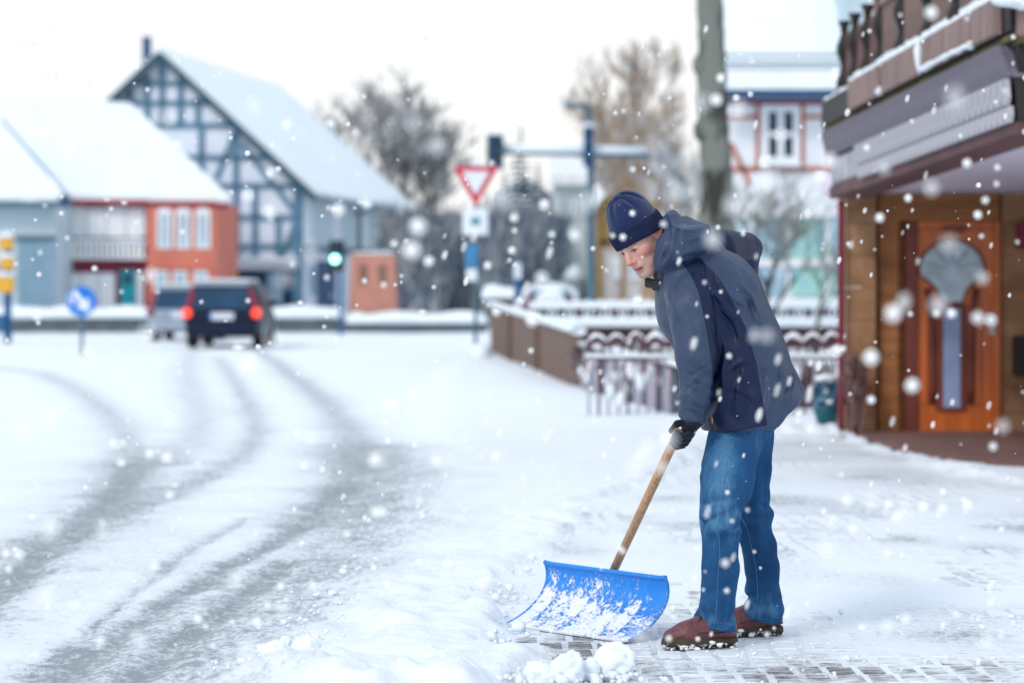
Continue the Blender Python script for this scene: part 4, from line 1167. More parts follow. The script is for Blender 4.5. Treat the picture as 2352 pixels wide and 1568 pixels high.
# the near end face of the upper storey, dark boards
ye = NY - .02
xe = nb(2324, 200)[0]
bands = [(-220, 8, 'fascia', .00), (9, 86, 'weather', .03), (88, 104, 'moss', .06), (105, 182, 'blackwood', .0), (183, 245, 'slatdark', .02), (246, 306, 'fascia', .01)]
fe_ = Fr(0, NY + .05, 1, 0)
for v0, v1, m_, d_ in bands:
    mb = MB(); fe_.rectuv(mb, 2338 - .03 * (300 - v1), 2640, v0, v1, -.3, .04 + d_); mb.build('end_board', M[m_], bh)
for i in range(3):
    mb = MB(); p = fe_.uv(2310 + i * 22, 6 + 3 * i, .1); mb.ball(p, (.10, .08, .045), 9, 6, jit=.5, seed=i); mb.build('snow_cap', M['snow'], bh, True)
# soffit over the porch
s0 = nb(2334, 306); s1 = s0 + dB * LB
mb = MB(); z3 = W(0, 445, YW)[2]
mb.hexa([s0 + (.02, 0, .002), np.array([6.5, s0[1], s0[2]]), np.array([6.5, YW + .3, z3]), np.array([s1[0] + .02, YW + .3, z3]),
         s0 + (.02, 0, .15), np.array([6.5, s0[1], s0[2] + .15]), np.array([6.5, YW + .3, z3 + .15]), np.array([s1[0] + .02, YW + .3, z3 + .15])])
mb.build('soffit', M['soffit'], bh)
mb = MB(); mb.box(6.52, 6.9, NY + .4, YW + .6, 0, 2.6); mb.build('side_wall', M['sandstone'], bh)
WR(M['sandstone'], 'end_wall', 2561, 2890, 441, 1006, -.9, -.14)
# bush by the wall
def twigbush(root, cx, cy, z0, rx, ry, h, n, seed, m1, m2, thick=.008, lean=0):
    rr_ = random.Random(seed); a = MB(); b = MB()
    for i in range(n):
        th = rr_.uniform(0, 6.28); p = np.array([cx + rr_.uniform(-.35, .35) * rx, cy + rr_.uniform(-.35, .35) * ry, z0])
        e = np.array([cx + rx * math.cos(th) * rr_.uniform(.2, 1) + lean, cy + ry * math.sin(th) * rr_.uniform(.2, 1), z0 + h * rr_.uniform(.5, 1.0)])
        m_ = (p + e) / 2 + np.array([rr_.uniform(-.1, .1) * rx, rr_.uniform(-.1, .1) * ry, h * .12])
        (a if rr_.random() < .72 else b).tube([p, m_, e], [thick * 1.4, thick, thick * .5], 4, cap=False)
        for _ in range(3):
            t = rr_.uniform(.3, .95); s_ = p + (e - p) * t + (m_ - (p + e) / 2) * (1 - abs(2 * t - 1))
            q = s_ + np.array([rr_.uniform(-.3, .3) * rx, rr_.uniform(-.3, .3) * ry, rr_.uniform(.02, .25) * h])
            (a if rr_.random() < .6 else b).tube([s_, q], [thick * .7, thick * .35], 3, cap=False)
    a.build('branches', m1, root)['kind'] = 'stuff'
    if b.v: b.build('frosted_branches', m2, root)['kind'] = 'stuff'
q = W(1962, 1000, 20.9)
wb = thing('dry_bush', 'dry reddish brown bush against the corner of the brown house', 'bush', (q[0], 20.85, 0))
twigbush(wb, q[0], 20.9, 0, .13, .12, .72, 170, 3, pm('red brown twigs', (.11, .045, .045), .9, .4, 4), pm('pinkish frosted twigs', (.33, .22, .22), .9), .006)

for i, (u, y, rx, h_, lab) in enumerate(((1385, 30.5, .35, .55, 'dry maroon shrub behind the far end of the slanting garden fence'), (1450, 28.5, .35, .55, 'dry maroon shrub behind the middle of the slanting garden fence'), (1520, 26.5, .38, .55, 'dry maroon shrub behind the near end of the slanting garden fence'), (1830, 25.5, .35, .45, 'dry maroon shrub behind the scroll fence right of the man'))):
    q = W(u, 800, y)
    t = thing('dry_shrub', lab, 'shrub', (q[0], y, 0), 'dry shrubs behind the low fences')
    twigbush(t, q[0], y, 0, rx * 1.25, .3, h_ * 1.1, 420, 90 + i, pm('dark maroon twigs', (.085, .03, .05), .9, .4, 4) if i == 0 else bpy.data.materials['dark maroon twigs'], M['twigsnow'], .012)
# ------------------------------------------------------------------ trees, shrubs and far houses
def baretree(root, base, height, spread, seed, mb_mat, tw_mat, fr_mat=None, trunk_r=.25, fork=.3, depth=5, up=.55, twig=.012, crown_base=.25):
    rr_ = random.Random(seed); T_ = MB(); Bm = MB(); Tw = MB(); Fz = MB()
    base = np.asarray(base, float)
    def rec(p, d, L, r, k):
        n = 3; pts = [p]; rad = [r]
        for i in range(n):
            d = nz(d + np.array([rr_.uniform(-.22, .22), rr_.uniform(-.22, .22), rr_.uniform(-.08, .14)]))
            p = p + d * L / n; pts.append(p); rad.append(r * (1 - .38 * (i + 1) / n))
        dest = T_ if k == 0 else (Bm if k < depth - 1 else (Fz if fr_mat and rr_.random() < .42 else Tw))
        dest.tube(pts, rad, 8 if k == 0 else (5 if k < 3 else 3), cap=False)
        if k >= depth: return
        nch = rr_.randint(3, 4) if k < depth - 1 else rr_.randint(3, 5)
        for i in range(nch):
            t = rr_.uniform(.35, 1.0) if i else 1.0
            j = min(int(t * n), n - 1); s_ = pts[j] + (pts[j + 1] - pts[j]) * (t * n - j)
            az = rr_.uniform(0, 6.28); out_ = np.array([math.cos(az), math.sin(az), 0]) * spread
            nd = nz(d * rr_.uniform(.5, .9) + out_ * rr_.uniform(.4, .9) + np.array([0, 0, up * rr_.uniform(.2, 1)]))
            rec(s_, nd, L * rr_.uniform(.58, .82), max(rad[j] * rr_.uniform(.45, .65), twig * .6), k + 1)
    rec(base, np.array([0, 0, 1.0]), height * fork, trunk_r, 0)
    T_.build('trunk', mb_mat, root, True)
    Bm.build('limbs', mb_mat, root, True)
    Tw.build('crown', tw_mat, root)['kind'] = 'stuff'
    if Fz.v: Fz.build('frosted_twigs', fr_mat, root)['kind'] = 'stuff'
def tree_at(u, vb, y, label, name='bare_tree', cat='tree', **k):
    p = W(u, vb, y)
    t = thing(name, label, cat, (p[0], y, 0), k.pop('group', None))
    baretree(t, (p[0], y, -.1), **k); return t
# tall trunk rising out of the picture
q = W(1640, 700, 42)
tt_ = thing('tall_tree', 'tall thick grey green trunk rising out of the top of the picture', 'tree', (q[0], 42, 0))
pts = []; rad = []
for (u, v, wpx) in ((1655, 850, 92), (1652, 700, 86), (1650, 560, 82), (1648, 470, 76), (1645, 380, 70), (1638, 300, 72), (1634, 200, 70), (1634, 130, 64), (1632, 60, 62), (1628, -20, 62), (1620, -140, 58), (1612, -300, 50)):
    pts.append(W(u, v, 42)); rad.append(wpx / FPX * 42 / 2)
P = []; Rr = []
for i in range(len(pts) - 1):
    for k in range(4):
        a = k / 4; P.append(pts[i] * (1 - a) + pts[i + 1] * a); Rr.append((rad[i] * (1 - a) + rad[i + 1] * a) * (1 + .05 * math.sin(i * 3 + k * 1.7)))
MB().tube(P, Rr, 18).build('trunk', M['bark'], tt_, True)
cr_ = MB(); rr = random.Random(6)
for _ in range(60):
    p = pts[-1] + np.array([rr.uniform(-.3, .3), rr.uniform(-.3, .3), rr.uniform(-2.2, .8)]); d_ = np.array([rr.uniform(-1, 1), rr.uniform(-1, 1), rr.uniform(.3, 1.2)])
    cr_.tube([p, p + d_ * 1.2, p + d_ * 2.4 + (0, 0, .6)], [.07, .045, .015], 5, cap=False)
cr_.build('crown', M['twig'], tt_)['kind'] = 'stuff'
for (u, v) in ((1606, 150), (1608, 300)):
    MB().ball(W(u, v, 41.9), (.12, .12, .2), 9, 6, jit=.2).build('burr', M['bark'], tt_, True)

tree_at(975, 720, 113, 'large round bare grey tree right of the half-timbered house', height=18.6, spread=.95, seed=3, mb_mat=M['bark'], tw_mat=M['twig'], fr_mat=M['twigsnow'], trunk_r=.45, fork=.22, depth=6, up=.38, twig=.055)
tree_at(905, 720, 116, 'smaller pale frosted bare tree behind the end of the steep roof', height=14, spread=.8, seed=8, mb_mat=M['bark'], tw_mat=M['twigsnow'], fr_mat=M['twigsnow'], trunk_r=.2, fork=.25, depth=5, up=.5, twig=.03)
tree_at(1500, 720, 80, 'golden brown bare crown left of the tall trunk', height=14.0, spread=.85, seed=14, mb_mat=M['twiggold'], tw_mat=M['twiggold'], fr_mat=M['twigsnow'], trunk_r=.25, fork=.25, depth=6, up=.7, twig=.036)
tree_at(1560, 760, 62, 'frosted bare tree in front of the tall trunk with snowy arching limbs', height=8.2, spread=1.0, seed=21, mb_mat=M['bark'], tw_mat=M['twigsnow'], fr_mat=M['twigsnow'], trunk_r=.16, fork=.26, depth=5, up=.35, twig=.022)
tree_at(1760, 760, 48, 'bushy grey green bare tree beneath the white house window', height=6.4, spread=1.0, seed=33, mb_mat=M['bark'], tw_mat=pm('olive grey twigs', (.14, .145, .11), .95, .3, 2), fr_mat=pm('grey frosted twigs', (.26, .27, .27), .95), trunk_r=.10, fork=.25, depth=5, up=.35, twig=.013)
tree_at(1870, 760, 46, 'small bare twiggy tree before the shop front posters', height=4.2, spread=.9, seed=35, mb_mat=M['bark'], tw_mat=pm('green grey twigs', (.12, .14, .11), .95, .3, 2), fr_mat=bpy.data.materials['grey frosted twigs'], trunk_r=.06, fork=.28, depth=4, up=.4, twig=.011)

def conifer(root, base, h, r, seed, snow=.25):
    rr_ = random.Random(seed); base = np.asarray(base, float); A = MB(); Sn = MB(); T_ = MB()
    T_.tube([base, base + (0, 0, h)], [r * .08, .02], 8)
    z = .08 * h
    while z < h * .985:
        f = 1 - z / h; L = r * (f ** .85) * rr_.uniform(.85, 1.1) + .05; n = int(7 + 9 * f)
        for i in range(n):
            a = rr_.uniform(0, 6.28); d_ = np.array([math.cos(a), math.sin(a), 0]); s_ = np.array([-d_[1], d_[0], 0])
            l = L * rr_.uniform(.7, 1.08); w_ = l * .30 + .05; p = base + (0, 0, z)
            tip = p + d_ * l + (0, 0, -.26 * l); mid = p + d_ * l * .55 + (0, 0, .02 * l)
            for q_ in range(3):
                o_ = s_ * w_ * rr_.uniform(-1, 1)
                B_ = Sn if rr_.random() < snow else A
                zz_ = .04 if B_ is Sn else 0
                B_.add([p + (0, 0, zz_), mid + o_ + s_ * w_ * .4 + (0, 0, zz_), tip + o_ * .6 + (0, 0, zz_), mid + o_ - s_ * w_ * .4 + (0, 0, zz_ - .05)], [[0, 1, 2, 3]])
        z += h * .028
    T_.build('trunk', M['bark'], root); A.build('crown', M['conifer'], root)['kind'] = 'stuff'
    if Sn.v: Sn.build('snow_on_branches', M['roofsnow'], root)['kind'] = 'stuff'
for (u, vt, y, r, lab) in ((1196, 290, 92, 1.45, 'tallest dark blue conifer behind the give way sign'), (1235, 372, 96, 1.5, 'dark conifer just right of the tallest conifer'), (1160, 392, 99, 1.4, 'dark conifer behind the signal head at the arm end'), (1120, 440, 97, 1.2, 'short dark conifer left behind the give way sign')):
    p = W(u, vt, y); t = thing('conifer', lab, 'tree', (p[0], y, 0), 'conifers behind the junction'); conifer(t, (p[0], y, 0), p[2], r, u)

# dark hedges and garden shrubs on the far side
def shrub(name, label, u, v0, y, rx, h, seed, m1, m2, n=260, th=.03, cat='shrub', group=None):
    p = W(u, v0, y); t = thing(name, label, cat, (p[0], y, 0), group); twigbush(t, p[0], y, 0, rx, rx * .8, h, n, seed, m1, m2, th); return t
dk = pm('blue grey twigs', (.15, .20, .26), .95, .4, 2)
for i, (u, vt, y, rx, lab) in enumerate(((935, 560, 84, 1.0, 'dark tangled shrub behind the terracotta hut'), (985, 600, 82, 1.0, 'low tangled shrub between the hut and the give way sign'), (1035, 560, 85, 1.0, 'tall tangled shrub left of the give way pole'), (1078, 590, 83, .8, 'dark shrub behind the give way pole'), (1140, 560, 82, 1.0, 'dark shrub behind the snow capped pillar'), (1200, 590, 86, 1.1, 'wide dark shrub left of the snowy parked car'), (1240, 560, 88, 1.1, 'dark shrub behind the snowy parked car'))):
    h_ = W(u, vt - 75, y)[2]
    shrub('garden_shrub', lab, u, 700, y, rx * 1.15, h_, 60 + i, dk, M['twigsnow'], 520, .042, group='garden shrubs across the road')

# half-hidden houses in the middle distance
mh = thing('ochre_house', 'beige house with ochre timbers and snowy gable behind the signal mast', 'house', (W(1450, 700, 98)[0], 100, 0))
fmh = Fr(0, 97, 1, 0)
mb = MB(); g_ = [fmh.uv(1372, 780), fmh.uv(1580, 780), fmh.uv(1580, 470), fmh.uv(1476, 380), fmh.uv(1372, 470)]
mb.prism(g_, (0, 8, 0)); mb.build('wall', pm('beige plaster', (.52, .50, .50), .85), mh)
for a, b, w_ in (((1376, 475), (1376, 760), .3), ((1376, 560), (1576, 560), .28), ((1394, 475), (1394, 560), .5), ((1430, 565), (1430, 760), .2), ((1500, 480), (1500, 760), .25), ((1376, 474), (1474, 386), .3), ((1478, 386), (1576, 474), .3), ((1395, 470), (1560, 470), .25)):
    mb = MB(); fmh.baruv(mb, a, b, w_, 0, .1); mb.build('beam', M['ochre'], mh)
for (a, b, v0, v1) in ((1405, 1425, 592, 640), (1445, 1480, 592, 640), (1410, 1440, 490, 540), (1462, 1490, 490, 540)):
    window(fmh, mh, a, b, v0, v1, M['whiteframe'], M['glassblue'], 2, 1, .1, .12)
for sg in (-1, 1):
    a_ = W(1476, 372, 96.5); b_ = W(1476 + sg * 118, 478, 96.5)
    mb = MB(); P = [a_, b_, b_ + (0, 9, 0), a_ + (0, 9, 0)]; roofslab(mb, P[::sg], .5); mb.build('roof_snow', M['roofsnow'], mh)
gh2 = thing('pale_house', 'pale green white house with a snowy porch left of the signal mast', 'house', (W(1305, 700, 104)[0], 106, 0))
fg2 = Fr(0, 104, 1, 0)
mb = MB(); fg2.rectuv(mb, 1270, 1366, 425, 780, -6, 0); mb.build('wall', pm('pale sage plaster', (.55, .64, .66), .85), gh2)
mb = MB(); roofslab(mb, [W(1260, 425, 103.4), W(1376, 425, 103.4), W(1370, 352, 110), W(1266, 352, 110)], .4); mb.build('roof_snow', pm('thin roof snow', (.72, .74, .76), .85), gh2)
for (a, b, v0, v1) in ((1284, 1300, 455, 500), (1316, 1332, 455, 500), (1290, 1306, 560, 610)):
    window(fg2, gh2, a, b, v0, v1, M['whiteframe'], M['glassblue'], 1, 1, .1, .1)
mb = MB(); fg2.rectuv(mb, 1240, 1292, 528, 552, 0, 1.2); mb.build('dormer', M['doorgrey'], gh2)
cap(fg2, 1270, 1330, 612, 646, .1, 2.4, 44, gh2, 'porch_snow', n=10)
mb = MB(); fg2.rectuv(mb, 1274, 1326, 646, 760, .1, 2.2); mb.build('porch', M['greywall'], gh2)
dh = thing('slate_house', 'dark slate house front behind the conifers', 'house', (W(1215, 700, 110)[0], 112, 0))
fdh = Fr(0, 110, 1, 0)
mb = MB(); g_ = [fdh.uv(1135, 780), fdh.uv(1272, 780), fdh.uv(1272, 450), fdh.uv(1204, 405), fdh.uv(1135, 450)]
mb.prism(g_, (0, 7, 0)); mb.build('wall', pm('blue slate cladding', (.10, .13, .20), .8, .25, 1), dh)
for (a, b, v0, v1) in ((1180, 1196, 420, 470), (1214, 1230, 420, 470), (1170, 1190, 540, 590)):
    window(fdh, dh, a, b, v0, v1, M['greywall'], M['glassdark'], 1, 1, .1, .1)
mb = MB(); fdh.rectuv(mb, 1222, 1270, 562, 585, 0, .9); mb.build('canopy_snow', M['roofsnow'], dh)
# wooded skyline low behind everything
print('town', time.time() - T0)
# ------------------------------------------------------------------ signed distance bodies and their surfaces
def smin(a, b, k):
    h = np.clip(.5 + .5 * (b - a) / k, 0, 1)
    return b + (a - b) * h - k * h * (1 - h)
def smax(a, b, k): return -smin(-a, -b, k)
class SD:
    def __init__(s, lo, hi, h):
        s.lo = np.asarray(lo, float); s.h = h
        n = np.ceil((np.asarray(hi, float) - s.lo) / h).astype(int) + 1
        ax = [(s.lo[i] + h * np.arange(n[i])).astype(np.float32) for i in range(3)]
        s.X, s.Y, s.Z = np.meshgrid(*ax, indexing='ij')
        s.F = np.full(s.X.shape, 9.0, np.float32)
    def rc(s, a, b, r1, r2, sy=1.0):
        """tapered capsule; sy > 1 widens it across y"""
        a = np.asarray(a, float); b = np.asarray(b, float)
        px = s.X - a[0]; pz = s.Z - a[2]; ba = (b - a)
        t0 = np.clip((px * ba[0] + (s.Y - a[1]) * ba[1] + pz * ba[2]) / max(ba @ ba, 1e-9), 0, 1)
        dx = px - t0 * ba[0]; dy = (s.Y - a[1] - t0 * ba[1]) / sy; dz = pz - t0 * ba[2]
        return (np.sqrt(dx * dx + dy * dy + dz * dz) - (r1 + (r2 - r1) * t0)).astype(np.float32)
    def el(s, c, r, B=None):
        """ellipsoid with axes given by the rows of B"""
        c = np.asarray(c, float); dx, dy, dz = s.X - c[0], s.Y - c[1], s.Z - c[2]
        if B is not None:
            dx, dy, dz = [dx * q[0] + dy * q[1] + dz * q[2] for q in B]
        k0 = np.sqrt((dx / r[0]) ** 2 + (dy / r[1]) ** 2 + (dz / r[2]) ** 2)
        k1 = np.sqrt((dx / r[0] ** 2) ** 2 + (dy / r[1] ** 2) ** 2 + (dz / r[2] ** 2) ** 2) + 1e-6
        return (k0 * (k0 - 1) / k1).astype(np.float32)
    def plane(s, p, n):
        n = nz(n); return ((s.X - p[0]) * n[0] + (s.Y - p[1]) * n[1] + (s.Z - p[2]) * n[2]).astype(np.float32)
    def u(s, d, k=.02): s.F = smin(s.F, d, k) if k else np.minimum(s.F, d); return s
    def cut(s, d, k=.004): s.F = smax(s.F, -d, k); return s
    def keep(s, d, k=.004): s.F = smax(s.F, d, k); return s
    def surf(s):
        F, h, o = s.F, s.h, s.lo
        n = F < 0
        c = np.zeros(tuple(d - 1 for d in F.shape), np.int8)
        for i in (0, 1):
            for j in (0, 1):
                for k in (0, 1):
                    c += n[i:n.shape[0] - 1 + i, j:n.shape[1] - 1 + j, k:n.shape[2] - 1 + k]
        act = (c > 0) & (c < 8)
        ci = np.argwhere(act)
        idx = np.full(c.shape, -1, np.int64); idx[act] = np.arange(len(ci))
        P = np.zeros((len(ci), 3)); cnt = np.zeros(len(ci))
        for ax in range(3):
            for p in (0, 1):
                for q in (0, 1):
                    off = [0, 0, 0]; oth = [a for a in range(3) if a != ax]
                    off[oth[0]] = p; off[oth[1]] = q
                    a0 = ci + off; off2 = list(off); off2[ax] = 1; a1 = ci + off2
                    f0 = F[a0[:, 0], a0[:, 1], a0[:, 2]].astype(float); f1 = F[a1[:, 0], a1[:, 1], a1[:, 2]].astype(float)
                    cr = (f0 < 0) != (f1 < 0)
                    t = np.where(cr, f0 / np.where(cr, f0 - f1, 1), 0)
                    pt = a0.astype(float); pt[:, ax] += t
                    P[cr] += pt[cr]; cnt[cr] += 1
        P = P / cnt[:, None] * h + o
        Fs = []
        for ax in range(3):
            oth = [a for a in range(3) if a != ax]
            sl0 = [slice(1, -1)] * 3; sl1 = [slice(1, -1)] * 3
            sl0[ax] = slice(0, -1); sl1[ax] = slice(1, None)
            A = n[tuple(sl0)]; Bq = n[tuple(sl1)]
            e = np.argwhere(A != Bq)
            if not len(e): continue
            ins = A[e[:, 0], e[:, 1], e[:, 2]]
            base = e.copy()
            for a in oth: base[:, a] += 1
            def g(d0, d1):
                z = base.copy(); z[:, oth[0]] += d0; z[:, oth[1]] += d1
                return idx[z[:, 0], z[:, 1], z[:, 2]]
            q = np.stack([g(-1, -1), g(0, -1), g(0, 0), g(-1, 0)], -1)
            flip = ins if ax != 1 else ~ins
            q[~flip] = q[~flip][:, ::-1]
            Fs.append(q)
        Fq = np.concatenate(Fs)
        Fq = Fq[(Fq >= 0).all(1)]
        return P, Fq
def smooth_pts(P, Fq, it=1, lam=.5):
    E = np.concatenate([Fq[:, [0, 1]], Fq[:, [1, 2]], Fq[:, [2, 3]], Fq[:, [3, 0]]])
    for _ in range(it):
        A = np.zeros_like(P); c = np.zeros(len(P))
        np.add.at(A, E[:, 0], P[E[:, 1]]); np.add.at(A, E[:, 1], P[E[:, 0]])
        np.add.at(c, E[:, 0], 1); np.add.at(c, E[:, 1], 1)
        P = P + lam * (A / np.maximum(c, 1)[:, None] - P)
    return P
def ridged(x, y, z, s, seed):
    return 1 - np.abs(2 * noise3(x, y, z, s, seed) - 1)

# ------------------------------------------------------------------ the man
MAN = np.array([.78, 8.70, 0.0])
# head frame: turned from the street towards the shovel, chin down, crown tipped to the far side
al, be, ro_ = R(43), R(33), R(14)
hf = np.array([-math.cos(al) * math.cos(be), -math.sin(al) * math.cos(be), -math.sin(be)])
hl = np.array([math.sin(al), -math.cos(al), 0])
hu = np.cross(hf, hl)
hl, hu = hl * math.cos(ro_) + hu * math.sin(ro_), hu * math.cos(ro_) - hl * math.sin(ro_)
HB = np.stack([hf, hl, hu])
EYE = W(1443.5, 573, 8.62)
HO = EYE - .078 * hf
def H(x, y, z): return HO + x * hf + y * hl + z * hu
def hloc(P): return (P - HO) @ HB.T

def skin_mat():
    m, t, b = newmat('fair skin')
    c = t.nodes.new('ShaderNodeTexCoord')
    n = t.nodes.new('ShaderNodeTexNoise'); n.inputs['Scale'].default_value = 38; n.inputs['Detail'].default_value = 4
    t.links.new(c.outputs['Object'], n.inputs['Vector'])
    cur = None
    r = t.nodes.new('ShaderNodeValToRGB')
    r.color_ramp.elements[0].position = .3; r.color_ramp.elements[0].color = (.54, .30, .245, 1)
    r.color_ramp.elements[1].position = .7; r.color_ramp.elements[1].color = (.64, .385, .32, 1)
    t.links.new(n.outputs['Fac'], r.inputs['Fac']); cur = r.outputs['Color']
    for nm, col, k in (('flush', (.58, .17, .15, 1), .85), ('lips', (.50, .075, .075, 1), 1.0), ('stubble_eyes', (.36, .23, .20, 1), .45), ('mouth', (.10, .015, .02, 1), 1.0)):
        a = t.nodes.new('ShaderNodeAttribute'); a.attribute_name = nm
        k_ = t.nodes.new('ShaderNodeMath'); k_.operation = 'MULTIPLY'; k_.inputs[1].default_value = k
        t.links.new(a.outputs['Fac'], k_.inputs[0])
        x = t.nodes.new('ShaderNodeMix'); x.data_type = 'RGBA'
        t.links.new(k_.outputs[0], x.inputs['Factor']); t.links.new(cur, x.inputs['A']); x.inputs['B'].default_value = col
        cur = x.outputs['Result']
    t.links.new(cur, b.inputs['Base Color'])
    b.inputs['Roughness'].default_value = .5
    b.inputs['Subsurface Weight'].default_value = .12
    b.inputs['Subsurface Radius'].default_value = (.012, .005, .003)
    b.inputs['Subsurface Scale'].default_value = .5
    bp = t.nodes.new('ShaderNodeBump'); bp.inputs['Strength'].default_value = .12; bp.inputs['Distance'].default_value = .004
    t.links.new(n.outputs['Fac'], bp.inputs['Height']); t.links.new(bp.outputs['Normal'], b.inputs['Normal'])
    return m
M['skin'] = skin_mat()
M['hair'] = pm('brown hair', (.075, .04, .025), .6, .3, 60, .5, 120)
M['brow'] = pm('light brown brow', (.20, .115, .075), .7, .4, 90)
M['eyewhite'] = pm('eye', (.55, .52, .50), .15, .05, 30)
M['iris'] = pm('dark iris', (.03, .035, .045), .1, .1, 40)

def body_sdf():
    """trunk, arms and legs under the clothes, one figure with the neck and head"""
    s = SD((.30, 8.30, .03), (1.12, 9.35, 1.55), .011)
    J = W
    s.u(s.rc(J(1735, 930, 8.72), J(1680, 800, 8.73), .095, .10, 1.1), .05)
    s.u(s.rc(J(1680, 800, 8.73), J(1630, 670, 8.73), .10, .10, 1.2), .05)
    s.u(s.rc(J(1600, 610, 8.73), HO - .03 * hu - .02 * hf, .065, .055), .03)
    s.u(s.el(HO + .01 * hu, (.09, .07, .1), HB), .03)
    s.u(s.rc(J(1588, 675, 8.575), J(1598, 810, 8.50), .045, .04), .02); s.u(s.rc(J(1598, 810, 8.50), J(1590, 950, 8.53), .038, .028), .02)
    s.u(s.rc(J(1655, 570, 8.95), J(1705, 575, 9.12), .05, .042), .02); s.u(s.rc(J(1705, 575, 9.12), J(1690, 745, 9.00), .042, .03), .02)
    s.u(s.rc(J(1695, 955, 8.65), J(1660, 1185, 8.57), .065, .045), .04); s.u(s.rc(J(1658, 1185, 8.57), J(1652, 1440, 8.60), .042, .03), .03)
    s.u(s.rc(J(1725, 950, 8.80), J(1730, 1180, 8.84), .06, .04), .04); s.u(s.rc(J(1730, 1180, 8.84), J(1758, 1415, 8.88), .04, .03), .03)
    return s.surf()

def head_sdf():
    s = SD(HO - .17, HO + .17, .0030)
    def el(c, r): return s.el(H(*c), r, HB)
    def rc(a, b, r1, r2): return s.rc(H(*a), H(*b), r1, r2)
    s.u(el((-.004, 0, .03), (.091, .075, .088)), 0)
    s.u(el((.030, 0, -.040), (.060, .058, .080)), .03)
    s.u(rc((.074, -.010, -.104), (.074, .010, -.104), .019, .019), .02)
    for q in (-1, 1):
        s.u(rc((.002, .054 * q, -.058), (.060, .022 * q, -.098), .019, .018), .025)
        s.u(el((.052, .043 * q, -.026), (.028, .022, .024)), .02)
        s.u(rc((.060, .030 * q, -.075), (.070, .022 * q, -.060), .018, .016), .02)
    s.u(rc((.076, -.034, .020), (.076, .034, .020), .0165, .0165), .018)
    for q in (-1, 1):
        s.cut(el((.098, .031 * q, .000), (.018, .020, .0125)), .014)
        s.u(el((.0735, .032 * q, -.001), (.0135, .0165, .0135)), .004)
        # upper lid and its crease
        s.u(rc((.0865, .018 * q, -.0005), (.0795, .047 * q, -.0030), .0034, .003), .004)
        s.cut(rc((.0915, .019 * q, -.0050), (.0845, .043 * q, -.0062), .0019, .0016), .0015)
    s.u(rc((.084, 0, .012), (.107, 0, -.036), .0085, .0115), .014)
    s.u(el((.110, 0, -.040), (.0125, .0125, .0105)), .006)
    for q in (-1, 1):
        s.u(el((.095, .0145 * q, -.043), (.0115, .0075, .009)), .005)
        s.cut(el((.101, .0075 * q, -.053), (.006, .0035, .004)), .003)
        # fold from nose wing to mouth corner
        s.cut(rc((.089, .026 * q, -.045), (.083, .035 * q, -.078), .0024, .002), .007)
    s.u(rc((.084, -.014, -.064), (.084, .014, -.064), .0125, .0125), .012)
    for q in (-1, 1):
        s.u(rc((.0925, .003 * q, -.0695), (.081, .024 * q, -.0765), .0062, .0032), .005)
        s.u(rc((.0900, .003 * q, -.0845), (.081, .022 * q, -.0790), .0070, .0035), .005)
        s.cut(rc((.1000, .0, -.0775), (.088, .021 * q, -.0780), .0042, .0018), .003)
    s.cut(rc((.092, -.012, -.0945), (.092, .012, -.0945), .005, .005), .008)
    for q in (-1, 1):
        s.u(el((-.012, .076 * q, -.008), (.020, .008, .032)), .006)
        s.cut(el((-.006, .086 * q, -.004), (.010, .006, .018)), .004)
        s.u(rc((-.018, .082 * q, .020), (-.028, .083 * q, -.010), .0045, .004), .004)
        s.u(el((-.004, .076 * q, -.036), (.007, .006, .009)), .005)
    s.u(rc((-.02, 0, -.04), (-.055, 0, -.17), .056, .06), .03)
    return s.surf()

bv, bf = body_sdf()
bv = smooth_pts(bv, bf, 2)
hv, hfq = head_sdf()
hv = smooth_pts(hv, hfq, 1, .4)
PV = np.concatenate([hv, bv]); PF = np.concatenate([hfq, bf + len(hv)])
person = mesh_np('person', PV, PF, M['skin'], None, True, loc=MAN)
tag(person, 'man in navy hat, dark jacket and jeans bending over a blue snow shovel', 'person')
q = hloc(PV); isH = np.arange(len(PV)) < len(hv)
def blob(c, r): return np.exp(-(((q - np.array(c)) / np.array(r)) ** 2).sum(1)) * isH
def sym(c, r): return np.maximum(blob(c, r), blob((c[0], -c[1], c[2]), r))
attr(person, 'flush', np.clip(blob((.112, 0, -.042), (.02, .022, .016)) * 1.1 + sym((.066, .045, -.035), (.03, .024, .022)) * .9 + sym((-.012, .08, -.01), (.03, .02, .04)) * .8, 0, 1))
lipm = (np.abs(q[:, 1]) < .025) & (q[:, 0] > .078) & isH
zt = -.0695 - 8 * q[:, 1] ** 2; zb = -.0855 + 8 * q[:, 1] ** 2
attr(person, 'lips', np.where(lipm, sstep(zb - .004, zb + .002, q[:, 2]) * (1 - sstep(zt - .001, zt + .004, q[:, 2])), 0))
attr(person, 'mouth', np.where(lipm & (np.abs(q[:, 1]) < .021), np.exp(-((q[:, 2] + .0777) / .0030) ** 2), 0))
attr(person, 'stubble_eyes', np.where(isH, sstep(-.05, -.08, q[:, 2]) * sstep(-.02, .02, q[:, 0]) + .8 * sym((.088, .03, .0), (.012, .02, .012)), 0))  # stubble on the jaw, plus a darker tone round the eyes
